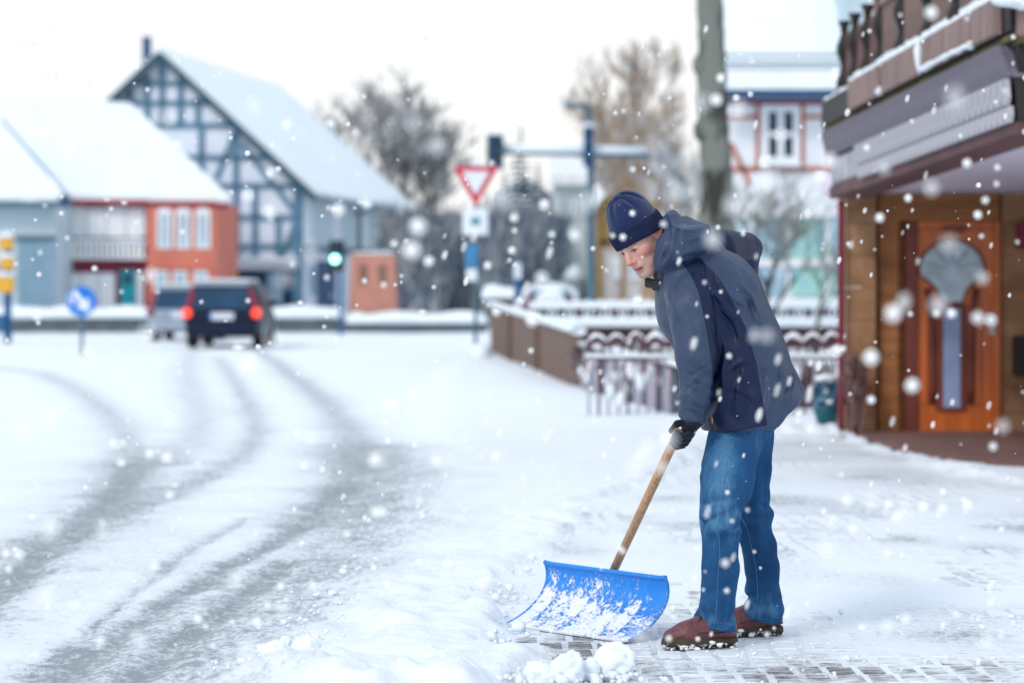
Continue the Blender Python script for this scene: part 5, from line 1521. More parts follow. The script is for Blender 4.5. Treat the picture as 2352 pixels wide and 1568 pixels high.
# eyes, brows, side hair
for qy in (-1, 1):
    e = MB().ball(H(.0735, .032 * qy, -.0028), .0128, 16, 10)
    eo = e.build('eye', M['eyewhite'], person, True)
    ir = MB().ball(H(.0808, .0315 * qy, -.0068), .0066, 12, 8)
    ir.build('iris', M['iris'], eo, True)
    b = MB()
    b.tube([H(.0935, .013 * qy, .012), H(.0945, .026 * qy, .0165), H(.088, .042 * qy, .0155), H(.076, .053 * qy, .009)], [.0022, .0032, .0026, .0010], 8)
    b.build('eyebrow', M['brow'], person, True)
    b = MB()
    b.tube([H(.0795, .0470 * qy, -.0055), H(.0868, .037 * qy, -.0038), H(.0900, .028 * qy, -.0035), H(.0870, .019 * qy, -.0055)], [.0009, .0016, .0016, .0008], 6)
    b.build('eyelash', M['hair'], person, True)
hs = SD(HO - .14, HO + .14, .004)
hs.u(hs.el(H(-.010, 0, .028), (.092, .078, .091), HB), 0)
hs.u(hs.rc(H(.012, .071, .01), H(.010, .068, -.022), .010, .005), .006); hs.u(hs.rc(H(.012, -.071, .01), H(.010, -.068, -.022), .010, .005), .006)
hs.u(hs.el(H(-.045, 0, -.02), (.050, .064, .058), HB), .02)
hs.keep(hs.plane(H(.026, 0, .036), hf), .006)
hs.cut(hs.el(H(.03, 0, -.05), (.075, .2, .06), HB) if False else hs.el(H(.055, 0, -.03), (.055, .2, .075), HB), .006)
v_, f_ = hs.surf()
v_ = v_ + ((noise3(v_[:, 0], v_[:, 1], v_[:, 2], .006, 21) - .5) * .003)[:, None]
mesh_np('hair', v_, f_, M['hair'], person, True)

# knitted hat with ribbed cuff
def cloth(name, col, rough=.9, weave=600, bump=.25, sheen=.0, spec=.2, var=.15):
    m = pm(name, col, rough, var, 14, bump, weave, spec=spec)
    b = m.node_tree.nodes['Principled BSDF']
    b.inputs['Sheen Weight'].default_value = sheen
    return m
M['hat'] = cloth('navy fleece knit', (.009, .022, .085), .95, 450, .3, .25)
M['cuff'] = cloth('navy ribbed knit', (.007, .015, .055), .95, 450, .2, .1)
hs = SD(HO - .16, HO + .25, .0040)
hs.u(hs.el(H(-.006, 0, .055), (.098, .083, .118), HB), 0)
hs.u(hs.el(H(-.024, -.005, .112), (.066, .060, .062), HB), .03)
hs.keep(hs.plane(H(.09, 0, .040), -hu + .30 * hf), .004)
for th_d, p0_, p1_, d in ((12, 18, 62, .0075), (48, 14, 58, .0080), (80, 20, 66, .0070), (118, 16, 58, .007), (-35, 16, 60, .007), (-90, 16, 60, .007)):
    gp_ = []
    for ph in (p0_, (p0_ + p1_) / 2, p1_):
        a_, b_ = R(ph), R(th_d + (ph - p0_) * .12)
        gp_.append(H(-.006 + .1005 * math.sin(a_) * math.cos(b_), .0855 * math.sin(a_) * math.sin(b_), .055 + .1205 * math.cos(a_)))
    hs.cut(np.minimum(hs.rc(gp_[0], gp_[1], d, d * .9), hs.rc(gp_[1], gp_[2], d * .9, d * .35)), .008)
v_, f_ = hs.surf(); v_ = smooth_pts(v_, f_, 1)
ho = mesh_np('hat', v_, f_, M['hat'], person, True)
NT, NP = 640, 12
V = []; F = []
prof = [(-.012, 0.006), (.004, -.004), (.0105, -.002), (.0125, .006), (.0125, .018), (.0122, .030), (.0122, .042), (.0112, .054), (.008, .060), (.003, .061), (-.001, .058), (-.004, .03)]
for i in range(NT):
    th = 2 * math.pi * i / NT
    cx, sy_ = math.cos(th), math.sin(th)
    rib = .0016 * math.sin(78 * th)
    for (dr, dz) in prof:
        rr_ = dr + (rib if dr > .006 else 0)
        sag = .008 * (1 - cx) / 2
        zz = .016 + dz - .020 * (1 - cx) / 2 + .004 * math.sin(2 * th + .5)
        fl = 1.0
        V.append(H(-.002 + (.0965 + rr_) * cx * fl, (.0785 + rr_) * sy_ * fl, zz))
for i in range(NT):
    for k in range(NP):
        F.append([i * NP + k, ((i + 1) % NT) * NP + k, ((i + 1) % NT) * NP + (k + 1) % NP, i * NP + (k + 1) % NP])
mesh_np('hat_cuff', np.array(V), np.array(F), M['cuff'], ho, True)
mb = MB(); rr = random.Random(8)
for _ in range(46):
    th = rr.uniform(-2.6, .9); z = rr.uniform(.08, .165)
    k = math.sqrt(max(0, 1 - ((z - .055) / .118) ** 2))
    mb.ball(H(-.014 + .100 * k * math.cos(th), .086 * k * math.sin(th) + 0, z), rr.uniform(.0008, .0019), 5, 4)
sfk = mb.build('snow_specks', M['flake'], ho); sfk['kind'] = 'stuff'

# jacket
def jacket_mat():
    m, t, b = newmat('two tone shell fabric')
    a = t.nodes.new('ShaderNodeAttribute'); a.attribute_name = 'panel'
    r = t.nodes.new('ShaderNodeMapRange'); r.inputs['From Min'].default_value = -.0012; r.inputs['From Max'].default_value = .0012
    t.links.new(a.outputs['Fac'], r.inputs['Value'])
    c = t.nodes.new('ShaderNodeTexCoord')
    n = t.nodes.new('ShaderNodeTexNoise'); n.inputs['Scale'].default_value = 9; n.inputs['Detail'].default_value = 4
    t.links.new(c.outputs['Object'], n.inputs['Vector'])
    def ramp(lo, hi):
        q_ = t.nodes.new('ShaderNodeValToRGB'); q_.color_ramp.elements[0].position = .3; q_.color_ramp.elements[1].position = .7
        q_.color_ramp.elements[0].color = (*lo, 1); q_.color_ramp.elements[1].color = (*hi, 1)
        t.links.new(n.outputs['Fac'], q_.inputs['Fac']); return q_.outputs['Color']
    x = t.nodes.new('ShaderNodeMix'); x.data_type = 'RGBA'
    t.links.new(r.outputs['Result'], x.inputs['Factor'])
    t.links.new(ramp((.029, .049, .098), (.040, .062, .118)), x.inputs['A']); t.links.new(ramp((.002, .009, .042), (.004, .013, .052)), x.inputs['B'])
    t.links.new(x.outputs['Result'], b.inputs['Base Color'])
    b.inputs['Roughness'].default_value = .46; b.inputs['Specular IOR Level'].default_value = .26
    n2 = t.nodes.new('ShaderNodeTexNoise'); n2.inputs['Scale'].default_value = 420; n2.inputs['Detail'].default_value = 2
    n3 = t.nodes.new('ShaderNodeTexNoise'); n3.inputs['Scale'].default_value = 26; n3.inputs['Detail'].default_value = 5; n3.inputs['Distortion'].default_value = 1.2
    mp = t.nodes.new('ShaderNodeMapping'); mp.inputs['Scale'].default_value = (1, 1, .45); mp.inputs['Rotation'].default_value = (0, R(-25), 0)
    t.links.new(c.outputs['Object'], mp.inputs['Vector']); t.links.new(mp.outputs['Vector'], n3.inputs['Vector'])
    t.links.new(c.outputs['Object'], n2.inputs['Vector'])
    ad = t.nodes.new('ShaderNodeMath'); ad.operation = 'MULTIPLY_ADD'; ad.inputs[1].default_value = .06
    t.links.new(n2.outputs['Fac'], ad.inputs[0]); t.links.new(n3.outputs['Fac'], ad.inputs[2])
    bp = t.nodes.new('ShaderNodeBump'); bp.inputs['Strength'].default_value = .32; bp.inputs['Distance'].default_value = .010
    t.links.new(ad.outputs[0], bp.inputs['Height']); t.links.new(bp.outputs['Normal'], b.inputs['Normal'])
    return m
M['jacket'] = jacket_mat()
M['lining'] = pm('dark lining', (.012, .014, .025), .7, .2, 20)
J = W
s = SD((.42, 8.32, .62), (1.12, 9.28, 1.56), .0060)
ty = 8.73
s.u(s.rc(J(1745, 936, ty), J(1676, 800, ty), .172, .182, 1.20), .0)
s.u(s.rc(J(1676, 800, ty), J(1626, 690, ty), .183, .190, 1.14), .05)
s.u(s.rc(J(1626, 690, ty), J(1588, 612, ty), .188, .135, 1.25), .05)
s.u(s.rc(J(1668, 880, ty), J(1722, 1020, ty), .150, .152, 1.52), .05)
s.u(s.rc(J(1745, 936, ty), J(1790, 1020, ty), .165, .168, 1.36), .04)
# far arm, elbow out behind the back
s.u(s.rc(J(1652, 572, 8.93), J(1708, 573, 9.13), .078, .070), .03)
s.u(s.rc(J(1708, 573, 9.13), J(1692, 745, 8.99), .070, .055), .015)
# flat cut hem
s.keep(s.plane(J(1632, 991, ty), nz(J(1770, 975, ty) - J(1632, 991, ty)) @ np.array([[0, 0, -1], [0, 1, 0], [1, 0, 0]])), .006) if False else None
def hemplane(a, b_):
    A = J(*a, ty); Bp = J(*b_, ty); d = nz(Bp - A)
    return s.plane(A, np.array([d[2], 0, -d[0]]))
s.F = smax(s.F, smin(hemplane((1632, 990), (1775, 975)), np.float32(9), .001), .006)
s.F = smax(s.F, hemplane((1770, 975), (1860, 898)), .012)
# folds: long ones along the back and side, short ones near the hem
dirx = nz(J(1588, 612, ty) - J(1745, 936, ty))
al_ = (s.X * dirx[0] + s.Z * dirx[2]); ac_ = (s.X * dirx[2] - s.Z * dirx[0])
s.F += ((ridged(al_ * .28, s.Y * .9, ac_ * 1.0, .085, 31) - .55) * .016 + (ridged(al_ * .5, s.Y, ac_, .045, 32) - .5) * .004).astype(np.float32)
def cr6(a, b_): return W(1349.5 + a * .4118, 381.4 + b_ * .4118, 8.56)
XS = s.X * (8.56 / s.Y); ZS = CAMH + (s.Z - CAMH) * (8.56 / s.Y)
def folds(L, ymax=8.74):
    D = np.zeros_like(s.F)
    nearside = sstep(ymax + .06, ymax, s.Y)
    for a0, b0_, a1, b1_, w_, am in L:
        A = cr6(a0, b0_); Bq = cr6(a1, b1_); dx, dz = Bq[0] - A[0], Bq[2] - A[2]; Lq = math.hypot(dx, dz); dx /= Lq; dz /= Lq
        t_ = ((XS - A[0]) * dx + (ZS - A[2]) * dz) / Lq
        bend = .10 * Lq * np.sin(np.clip(t_, 0, 1) * 3.14) * (1 if (int(a0) % 2) else -1)
        d_ = (XS - A[0]) * dz - (ZS - A[2]) * dx + bend
        w2 = w_ * (.55 + .7 * np.clip(t_, 0, 1))
        e_ = sstep(-.12, .22, t_) * (1 - sstep(.70, 1.12, t_))
        D += (e_ * am * (.95 * np.exp(-(np.abs(d_) / w2) ** 1.3) - .55 * np.exp(-((d_ - 1.3 * w2) / (w2 * .9)) ** 2) - .15 * np.exp(-(d_ / (w2 * 3)) ** 2))).astype(np.float32)
    return 1.3 * D * nearside
s.F -= folds([(650, 760, 730, 930, .011, .010), (745, 800, 860, 1000, .013, .009), (640, 520, 890, 900, .014, .008), (700, 560, 905, 800, .012, .008), (835, 640, 965, 900, .012, .007),
              (905, 700, 935, 800, .010, .007), (1001, 1160, 985, 1400, .016, .010), (1085, 1120, 1060, 1350, .014, .010), (1155, 1150, 1110, 1310, .012, .012), (870, 1130, 860, 1440, .018, .007),
              (741, 1100, 700, 1400, .014, .010), (765, 980, 705, 1230, .016, .012), (660, 620, 760, 760, .012, .008), (561, 620, 640, 780, .012, .006), (920, 960, 1050, 1180, .015, .006), (801, 1240, 960, 1330, .014, .006), (781, 1150, 900, 1080, .012, .007)])
back = (s.F).copy()
# near sleeve
s2 = np.minimum(s.rc(J(1580, 655, 8.60), J(1588, 705, 8.54), .096, .088), 9)
s2 = smin(s2, s.rc(J(1588, 705, 8.54), J(1600, 815, 8.49), .088, .076), .03)
s2 = smin(s2, s.rc(J(1600, 815, 8.49), J(1597, 900, 8.50), .075, .060), .02)
s2 = smin(s2, s.rc(J(1597, 900, 8.50), J(1588, 952, 8.52), .061, .052), .02)
s2 = smax(s2, s.plane(J(1588, 968, 8.52), J(1584, 985, 8.52) - J(1597, 900, 8.50)), .006)
zz = s.Z + .55 * s.X
low = sstep(1.12, .86, s.Z)
s2 = s2 + ((ridged(s.X * .8, s.Y * .8, zz * 1.25, .052, 33) - .5) * (.003 + .010 * low) + (ridged(s.X * 1.2, s.Y, s.Z * .35, .07, 34) - .5) * .012 * (1 - low)).astype(np.float32)
s2 = s2 - .65 * folds([(441, 720, 470, 930, .012, .009), (480, 690, 545, 900, .011, .006), (420, 790, 470, 1010, .010, .008), (525, 1110, 670, 1290, .010, .010), (500, 1195, 640, 1340, .010, .012), (505, 1290, 610, 1380, .009, .010), (565, 1180, 690, 1245, .010, .009),
                 (531, 1345, 650, 1395, .008, .008), (600, 1010, 690, 1150, .012, .006), (561, 760, 640, 1000, .014, .005), (690, 1130, 560, 1230, .010, .008), (640, 1220, 520, 1300, .009, .007)], 8.60)
s.F = smin(s.F, s2.astype(np.float32), .008)
# standing collar and folded-down hood
hd = s.rc(J(1538, 622, 8.68), J(1565, 560, 8.72), .068, .085)
hd = smin(hd, s.rc(J(1545, 515, 8.76), J(1580, 560, 8.74), .050, .085, 1.35), .03)
hd = smin(hd, s.rc(J(1590, 555, 8.73), J(1606, 572, 8.73), .076, .060, 1.5), .03)
hd = smin(hd, s.rc(J(1540, 498, 8.72), J(1533, 560, 8.62), .020, .030), .03)
hd = hd + ((ridged(s.X, s.Y, s.Z, .06, 35) - .5) * .016 + (ridged(s.X, s.Y, s.Z, .03, 36) - .5) * .006).astype(np.float32)
lobe = smin(s.rc(J(1524, 600, 8.60), J(1549, 570, 8.555), .046, .060), s.rc(J(1545, 570, 8.555), J(1598, 553, 8.575), .062, .056), .02)
lobe = smin(lobe, s.rc(J(1541, 510, 8.64), J(1560, 560, 8.60), .036, .060), .03)
hd = smin(hd, lobe, .02)
hd = hd - folds([(441, 260, 470, 430, .009, .010), (470, 330, 640, 350, .010, .008), (421, 430, 360, 590, .009, .009), (471, 440, 400, 570, .010, .010), (520, 350, 545, 430, .010, .008), (561, 420, 660, 400, .012, .008), (481, 530, 640, 470, .010, .007)], 8.70)
s.F = smin(s.F, hd.astype(np.float32), .003)
# opening for the neck and face
s.cut(s.el(HO + .0 * hf, (.112, .094, .130), HB), .010)
s.cut(s.rc(H(.05, 0, -.05), H(.11, 0, -.13), .062, .060), .010)
v_, f_ = s.surf(); v_ = smooth_pts(v_, f_, 1, .3)
jk = mesh_np('jacket', v_, f_, M['jacket'], person, True)
# panel map in side view: signed distance to the dark side panel's outline
PAN = [(515, 540), (560, 600), (600, 700), (640, 900), (680, 1180), (655, 1285), (705, 1340), (690, 1400), (640, 1420), (630, 1500), (700, 1500), (985, 1440), (960, 1300), (930, 1100), (870, 900), (810, 780), (720, 620), (615, 505)]
PP = [W(1349.5 + a * .4118, 381.4 + b_ * .4118, 8.56)[[0, 2]] for a, b_ in PAN]
xz = v_[:, [0, 2]] * np.array([1, 1])
px = v_[:, 0] / v_[:, 1] * 8.56; pz = (v_[:, 2] - CAMH) / v_[:, 1] * 8.56 + CAMH
px = np.where(v_[:, 1] < 8.75, v_[:, 0] * 8.56 / 8.60, v_[:, 0] * 8.56 / 8.60); pz = v_[:, 2]
dpan = polydist(PP + [PP[0]], px, pz); ipan = inpoly(PP, px, pz)
pan = np.where(ipan, dpan, -dpan)
farm = np.array(sstep(8.86, 8.90, v_[:, 1]))          # the far sleeve is dark all over
faru = (v_[:, 1] > 8.86) & (v_[:, 0] > .745) & (v_[:, 2] > 1.2) & ((v_[:, 0] - .745) * .9 + (v_[:, 2] - 1.30) > -.02)
pan = np.where(faru, .02, pan)
attr(jk, 'panel', pan)
# collar tip, draw cord with toggle, cuff
mb = MB()
mb.prism([W(1481, 637, 8.66), W(1512, 646, 8.62), W(1514, 668, 8.62), W(1500, 668, 8.64), W(1497, 663, 8.64), W(1481, 660, 8.67)], (.0, .03, .004))
bevel(mb.build('collar_flap', M['lining'], jk), .004)
mb = MB(); mb.tube([W(1634, 957, 8.54), W(1635.5, 967, 8.535), W(1634, 976, 8.54)], .003, 6)
dc = mb.build('draw_cord', pm('orange cord', (.55, .24, .04), .7), jk, True)
MB().tube([W(1633, 974, 8.53), W(1635, 986, 8.53)], [.008, .007], 10).build('toggle', M['black'], dc, True)
# seam lines of hood and yoke
mb = MB()
print('jacket', time.time() - T0, len(v_))

# jeans
def jeans_mat():
    m, t, b = newmat('blue denim')
    c = t.nodes.new('ShaderNodeTexCoord')
    mp = t.nodes.new('ShaderNodeMapping'); mp.inputs['Scale'].default_value = (1, 1, .10)
    t.links.new(c.outputs['Object'], mp.inputs['Vector'])
    n = t.nodes.new('ShaderNodeTexNoise'); n.inputs['Scale'].default_value = 230; n.inputs['Detail'].default_value = 3
    t.links.new(mp.outputs['Vector'], n.inputs['Vector'])
    n2 = t.nodes.new('ShaderNodeTexNoise'); n2.inputs['Scale'].default_value = 7; n2.inputs['Detail'].default_value = 5
    mp2 = t.nodes.new('ShaderNodeMapping'); mp2.inputs['Scale'].default_value = (1, 1, .5)
    t.links.new(c.outputs['Object'], mp2.inputs['Vector']); t.links.new(mp2.outputs['Vector'], n2.inputs['Vector'])
    a = t.nodes.new('ShaderNodeAttribute'); a.attribute_name = 'wear'
    s1 = t.nodes.new('ShaderNodeMath'); s1.operation = 'MULTIPLY_ADD'; s1.inputs[1].default_value = .24
    t.links.new(n.outputs['Fac'], s1.inputs[0]); t.links.new(a.outputs['Fac'], s1.inputs[2])
    s2_ = t.nodes.new('ShaderNodeMath'); s2_.operation = 'MULTIPLY_ADD'; s2_.inputs[1].default_value = .72
    t.links.new(n2.outputs['Fac'], s2_.inputs[0]); t.links.new(s1.outputs[0], s2_.inputs[2])
    r = t.nodes.new('ShaderNodeValToRGB')
    e = r.color_ramp.elements
    e[0].position = .24; e[0].color = (.006, .034, .105, 1); e[1].position = 1.15 if False else 1.0; e[1].color = (.14, .32, .50, 1)
    k = e.new(.57); k.color = (.017, .082, .205, 1)
    t.links.new(s2_.outputs[0], r.inputs['Fac']); t.links.new(r.outputs['Color'], b.inputs['Base Color'])
    b.inputs['Roughness'].default_value = .88; b.inputs['Specular IOR Level'].default_value = .15
    bp = t.nodes.new('ShaderNodeBump'); bp.inputs['Strength'].default_value = .35; bp.inputs['Distance'].default_value = .003
    t.links.new(n.outputs['Fac'], bp.inputs['Height']); t.links.new(bp.outputs['Normal'], b.inputs['Normal'])
    return m
M['denim'] = jeans_mat()
M['thread'] = pm('pale stitching', (.07, .19, .36), .8, .2, 60)
s = SD((.52, 8.36, .04), (1.08, 9.06, .95), .0065)
NL = [((1698, 955), 8.68, 67), ((1672, 1085), 8.59, 63), ((1656, 1190), 8.56, 52), ((1653, 1300), 8.57, 43.5), ((1643, 1400), 8.58, 47.5), ((1641, 1460), 8.58, 52)]
FL = [((1722, 955), 8.80, 60), ((1722, 1085), 8.84, 49), ((1728, 1180), 8.84, 47.5), ((1750, 1300), 8.86, 41), ((1754, 1390), 8.87, 43), ((1754, 1440), 8.87, 48)]
def leg(L, sy):
    d = None
    for (p0, y0, r0), (p1, y1, r1) in zip(L[:-1], L[1:]):
        k = s.rc(W(*p0, y0), W(*p1, y1), r0 / FPX * y0, r1 / FPX * y1, sy)
        d = k if d is None else smin(d, k, .02)
    return d
dn = leg(NL, 1.0); df = leg(FL, 1.0)
kn = np.exp(-((s.Z - .47) / .13) ** 2); hm = np.exp(-((s.Z - .12) / .07) ** 2); th = np.exp(-((s.Z - .80) / .12) ** 2)
fold = 1.35 * (ridged(s.X * .55, s.Y * .6, (s.Z - .35 * s.X) * 1.0, .062, 41) - .5) * (.002 + .020 * kn + .024 * hm) + (ridged(s.X * .9, s.Y * .9, (s.Z + .9 * s.X) * .45, .09, 42) - .5) * .010 + (ridged(s.X, s.Y, s.Z * .3, .05, 43) - .5) * .006
dn = dn + fold.astype(np.float32); df = df + fold.astype(np.float32)
def hemcut(d, a, b_):
    A = W(*a); Bp = W(*b_); t_ = nz(Bp - A)
    return smax(d, s.plane(A, np.array([t_[2], 0, -t_[0]])), .004)
dn = hemcut(dn, (1588, 1430, 8.58), (1697, 1453, 8.58)); df = hemcut(df, (1700, 1415, 8.87), (1805, 1434, 8.87))
bt = s.rc(W(1738, 948, 8.69), W(1738, 948, 8.77), .088, .088)
bt = bt + ((noise3(s.X, s.Y, s.Z, .05, 44) - .5) * .01).astype(np.float32)
s.F = smin(smin(dn, bt, .05), df, .006).astype(np.float32)
v_, f_ = s.surf(); v_ = smooth_pts(v_, f_, 1, .4)
jn = mesh_np('jeans', v_, f_, M['denim'], person, True)
zz_ = v_[:, 2]; isn = v_[:, 1] < 8.70
thigh = np.exp(-((zz_ - .72) / .16) ** 2); knee = np.exp(-((zz_ - .46) / .09) ** 2)
cx_ = np.interp(zz_, [.05, .2, .45, .65, .85], [.72, .725, .74, .765, .80])
wear = 1.5 * (.16 * thigh + .10 * knee) * np.exp(-((v_[:, 0] - cx_ + .02) / .06) ** 2) * isn + .14 * np.exp(-((zz_ - .10) / .025) ** 2) + .16 * np.exp(-((v_[:, 0] - .86) / .05) ** 2) * np.exp(-((zz_ - .78) / .08) ** 2)
wear += (ridged(v_[:, 0], v_[:, 1], zz_ * .8, .03, 45) - .55) * .25 * np.clip(knee + np.exp(-((zz_ - .12) / .07) ** 2), 0, 1)
attr(jn, 'wear', wear)
def seam(pts, name, r=.0022, mat=None):
    """stitch line laid on the nearest cloth surface towards the viewer's side"""
    out_ = []
    for (u, v) in pts:
        pr = np.stack([(v_[:, 0] / v_[:, 1]) * FPX + U0, VH - (v_[:, 2] - CAMH) / v_[:, 1] * FPX], 1)
        d_ = np.hypot(pr[:, 0] - u, pr[:, 1] - v); c_ = np.where(d_ < 7)[0]
        if len(c_): out_.append(v_[c_[np.argmin(v_[c_, 1])]] + np.array([0, -.0008, 0]))
    if len(out_) > 2:
        O = np.array(out_)
        for _ in range(2): O[1:-1] = (O[:-2] + O[1:-1] * 2 + O[2:]) / 4
        MB().tube(list(O), r, 6).build(name, M['thread'], jn, True)
def line(pts, n=24):
    o = []
    P = np.array(pts, float); L = np.r_[0, np.cumsum(np.hypot(*np.diff(P, axis=0).T))]
    for t_ in np.linspace(0, L[-1], n): o.append((np.interp(t_, L, P[:, 0]), np.interp(t_, L, P[:, 1])))
    return o
seam(line([(1687, 1000), (1672, 1050), (1655, 1120), (1645, 1200), (1647, 1260), (1645, 1330), (1640, 1390), (1634, 1440)], 34), 'side_seam', .0010)
seam(line([(1591, 1424), (1610, 1434), (1640, 1440), (1694, 1441)], 20), 'hem_seam', .0008)
seam(line([(1706, 1408), (1730, 1418), (1765, 1421), (1799, 1419)], 20), 'hem_seam', .0008)
seam(line([(1705, 1190), (1718, 1240), (1731, 1310), (1737, 1380), (1738, 1420)], 24), 'side_seam', .0010)
seam(line([(1757, 975), (1768, 981), (1778, 984), (1790, 973)], 14), 'pocket_seam', .0014)
print('jeans', time.time() - T0, len(v_))

# boots
def boot_mat():
    m = pm('oxblood leather', (.125, .036, .046), .42, .22, 16, .25, 60, spec=.5)
    return m
M['boot'] = boot_mat()
M['sole'] = pm('dark rubber sole', (.022, .018, .018), .8, .3, 30)
_t = M['sole'].node_tree; _b = _t.nodes['Principled BSDF']; _c = _t.nodes.new('ShaderNodeTexCoord'); _n = _t.nodes.new('ShaderNodeTexNoise'); _n.inputs['Scale'].default_value = 32; _n.inputs['Detail'].default_value = 6; _n.inputs['Roughness'].default_value = .65
_t.links.new(_c.outputs['Object'], _n.inputs['Vector']); _m = _t.nodes.new('ShaderNodeMapRange'); _m.inputs['From Min'].default_value = .52; _m.inputs['From Max'].default_value = .57; _t.links.new(_n.outputs['Fac'], _m.inputs['Value'])
_x = _t.nodes.new('ShaderNodeMix'); _x.data_type = 'RGBA'; _t.links.new(_m.outputs['Result'], _x.inputs['Factor']); _t.links.new(_b.inputs['Base Color'].links[0].from_socket, _x.inputs['A']); _x.inputs['B'].default_value = (.74, .79, .85, 1); _t.links.new(_x.outputs['Result'], _b.inputs['Base Color'])
M['welt'] = pm('olive brown rubber', (.055, .038, .020), .8, .3, 20)
def boot(heel, toe, seed):
    heel = np.asarray(heel, float); toe = np.asarray(toe, float)
    L = np.linalg.norm(toe - heel); d = (toe - heel) / L; sdv = np.array([-d[1], d[0], 0])
    def B(t_, y_, z_): return heel + d * t_ * L + sdv * y_ + np.array([0, 0, z_])
    s = SD(np.minimum(heel, toe) - .08, np.maximum(heel, toe) + np.array([.08, .08, .20]), .0045)
    s.u(s.rc(B(.17, 0, .060), B(.45, 0, .066), .043, .043), 0)
    s.u(s.rc(B(.45, 0, .062), B(.70, 0.002, .048), .044, .044), .02)
    s.u(s.rc(B(.70, .004, .046), B(.86, 0, .040), .044, .034), .02)
    s.u(s.rc(B(.22, 0, .09), B(.20, 0, .16), .042, .042), .03)
    s.u(s.rc(B(.40, 0, .085), B(.62, 0, .070), .030, .026), .03)
    s.keep(s.plane(B(0, 0, .022), (0, 0, -1)), .003)
    s.cut(s.rc(B(.60, -.06, .092), B(.60, .06, .092), .004, .004) if False else s.rc(B(.72, -.05, .078), B(.66, -.047, .05), .0022, .0022), .004)
    s.F += ((ridged(s.X, s.Y, s.Z, .03, 50 + seed) - .5) * .0035).astype(np.float32)
    v, f = s.surf()
    o = mesh_np('shoe', v, f, M['boot'], person, True)
    s = SD(np.minimum(heel, toe) - .08, np.maximum(heel, toe) + .08, .004)
    s.u(s.rc(B(.16, 0, .018), B(.45, -.002, .018), .043, .040), 0)
    s.u(s.rc(B(.45, -.002, .018), B(.72, .003, .018), .040, .050), .02)
    s.u(s.rc(B(.72, .003, .018), B(.875, 0, .02), .050, .037), .02)
    s.keep(s.plane(B(0, 0, .001), (0, 0, -1)), .002); s.keep(s.plane(B(0, 0, .034), -d * .03 + np.array([0, 0, 1])), .003)
    lug = ((np.floor(((s.X - heel[0]) * d[0] + (s.Y - heel[1]) * d[1]) / .011).astype(int) % 2) == 0) & (s.Z < .010)
    s.F = np.where(lug, s.F + .005, s.F).astype(np.float32)
    v, f = s.surf()
    fc = v[f].mean(1)
    mi = (fc[:, 2] > .020).astype(int)
    so = mesh_np('sole', v, f, [M['sole'], M['welt']], o, True, mi)
    mb = MB(); rr = random.Random(seed)
    for _ in range(6):
        t_ = rr.uniform(.02, 1.02); 
        wv = .045 if t_ < .8 else .04
        y_ = -wv - .006 if d[0] < 0 else wv
        # the side that faces the street camera, plus the toe
        y_ = (wv + .004) * (1 if sdv[1] < 0 else -1)
        if t_ > .9: y_ *= rr.uniform(-.6, .9)
        c_ = B(min(t_, .985), y_ * (1 if t_ < .9 else .8), rr.choice([.004, .006, .010, .016, .024]))
        r_ = rr.uniform(.003, .010) * (1.35 if t_ > .85 else 1)
        mb.ball(c_, (r_ * 1.5, r_, r_ * .8), 7, 5, 0, .6, rr.randint(0, 999))
    sp = mb.build('stuck_snow', M['snow'], o, True); sp['kind'] = 'stuff'
    mb = MB()
    for i in range(4):
        t_ = .48 + i * .055; z_ = .116 - i * .010
        mb.tube([B(t_, -.026, z_ - .014), B(t_ + .01, 0, z_ - .001), B(t_, .026, z_ - .014)], .0026, 6)
    mb.tube([B(.49, 0, .115), B(.52, .022, .112), B(.56, .034, .098)], .0024, 6)
    mb.build('laces', M['black'], o, True)
    mb = MB()
    for sg in (-1, 1):
        mb.tube([B(.10, .046 * sg, .062), B(.35, .048 * sg, .055), B(.55, .049 * sg, .060), B(.62, .050 * sg, .050), B(.72, .048 * sg, .054), B(.86, .040 * sg, .045)], .0013, 5)
    mb.build('welt_seam', M['black'], o, True)
boot((.806, 8.615, .0), (.528, 8.525, .0), 1)
boot((1.000, 8.905, .0), (.725, 8.855, .0), 2)

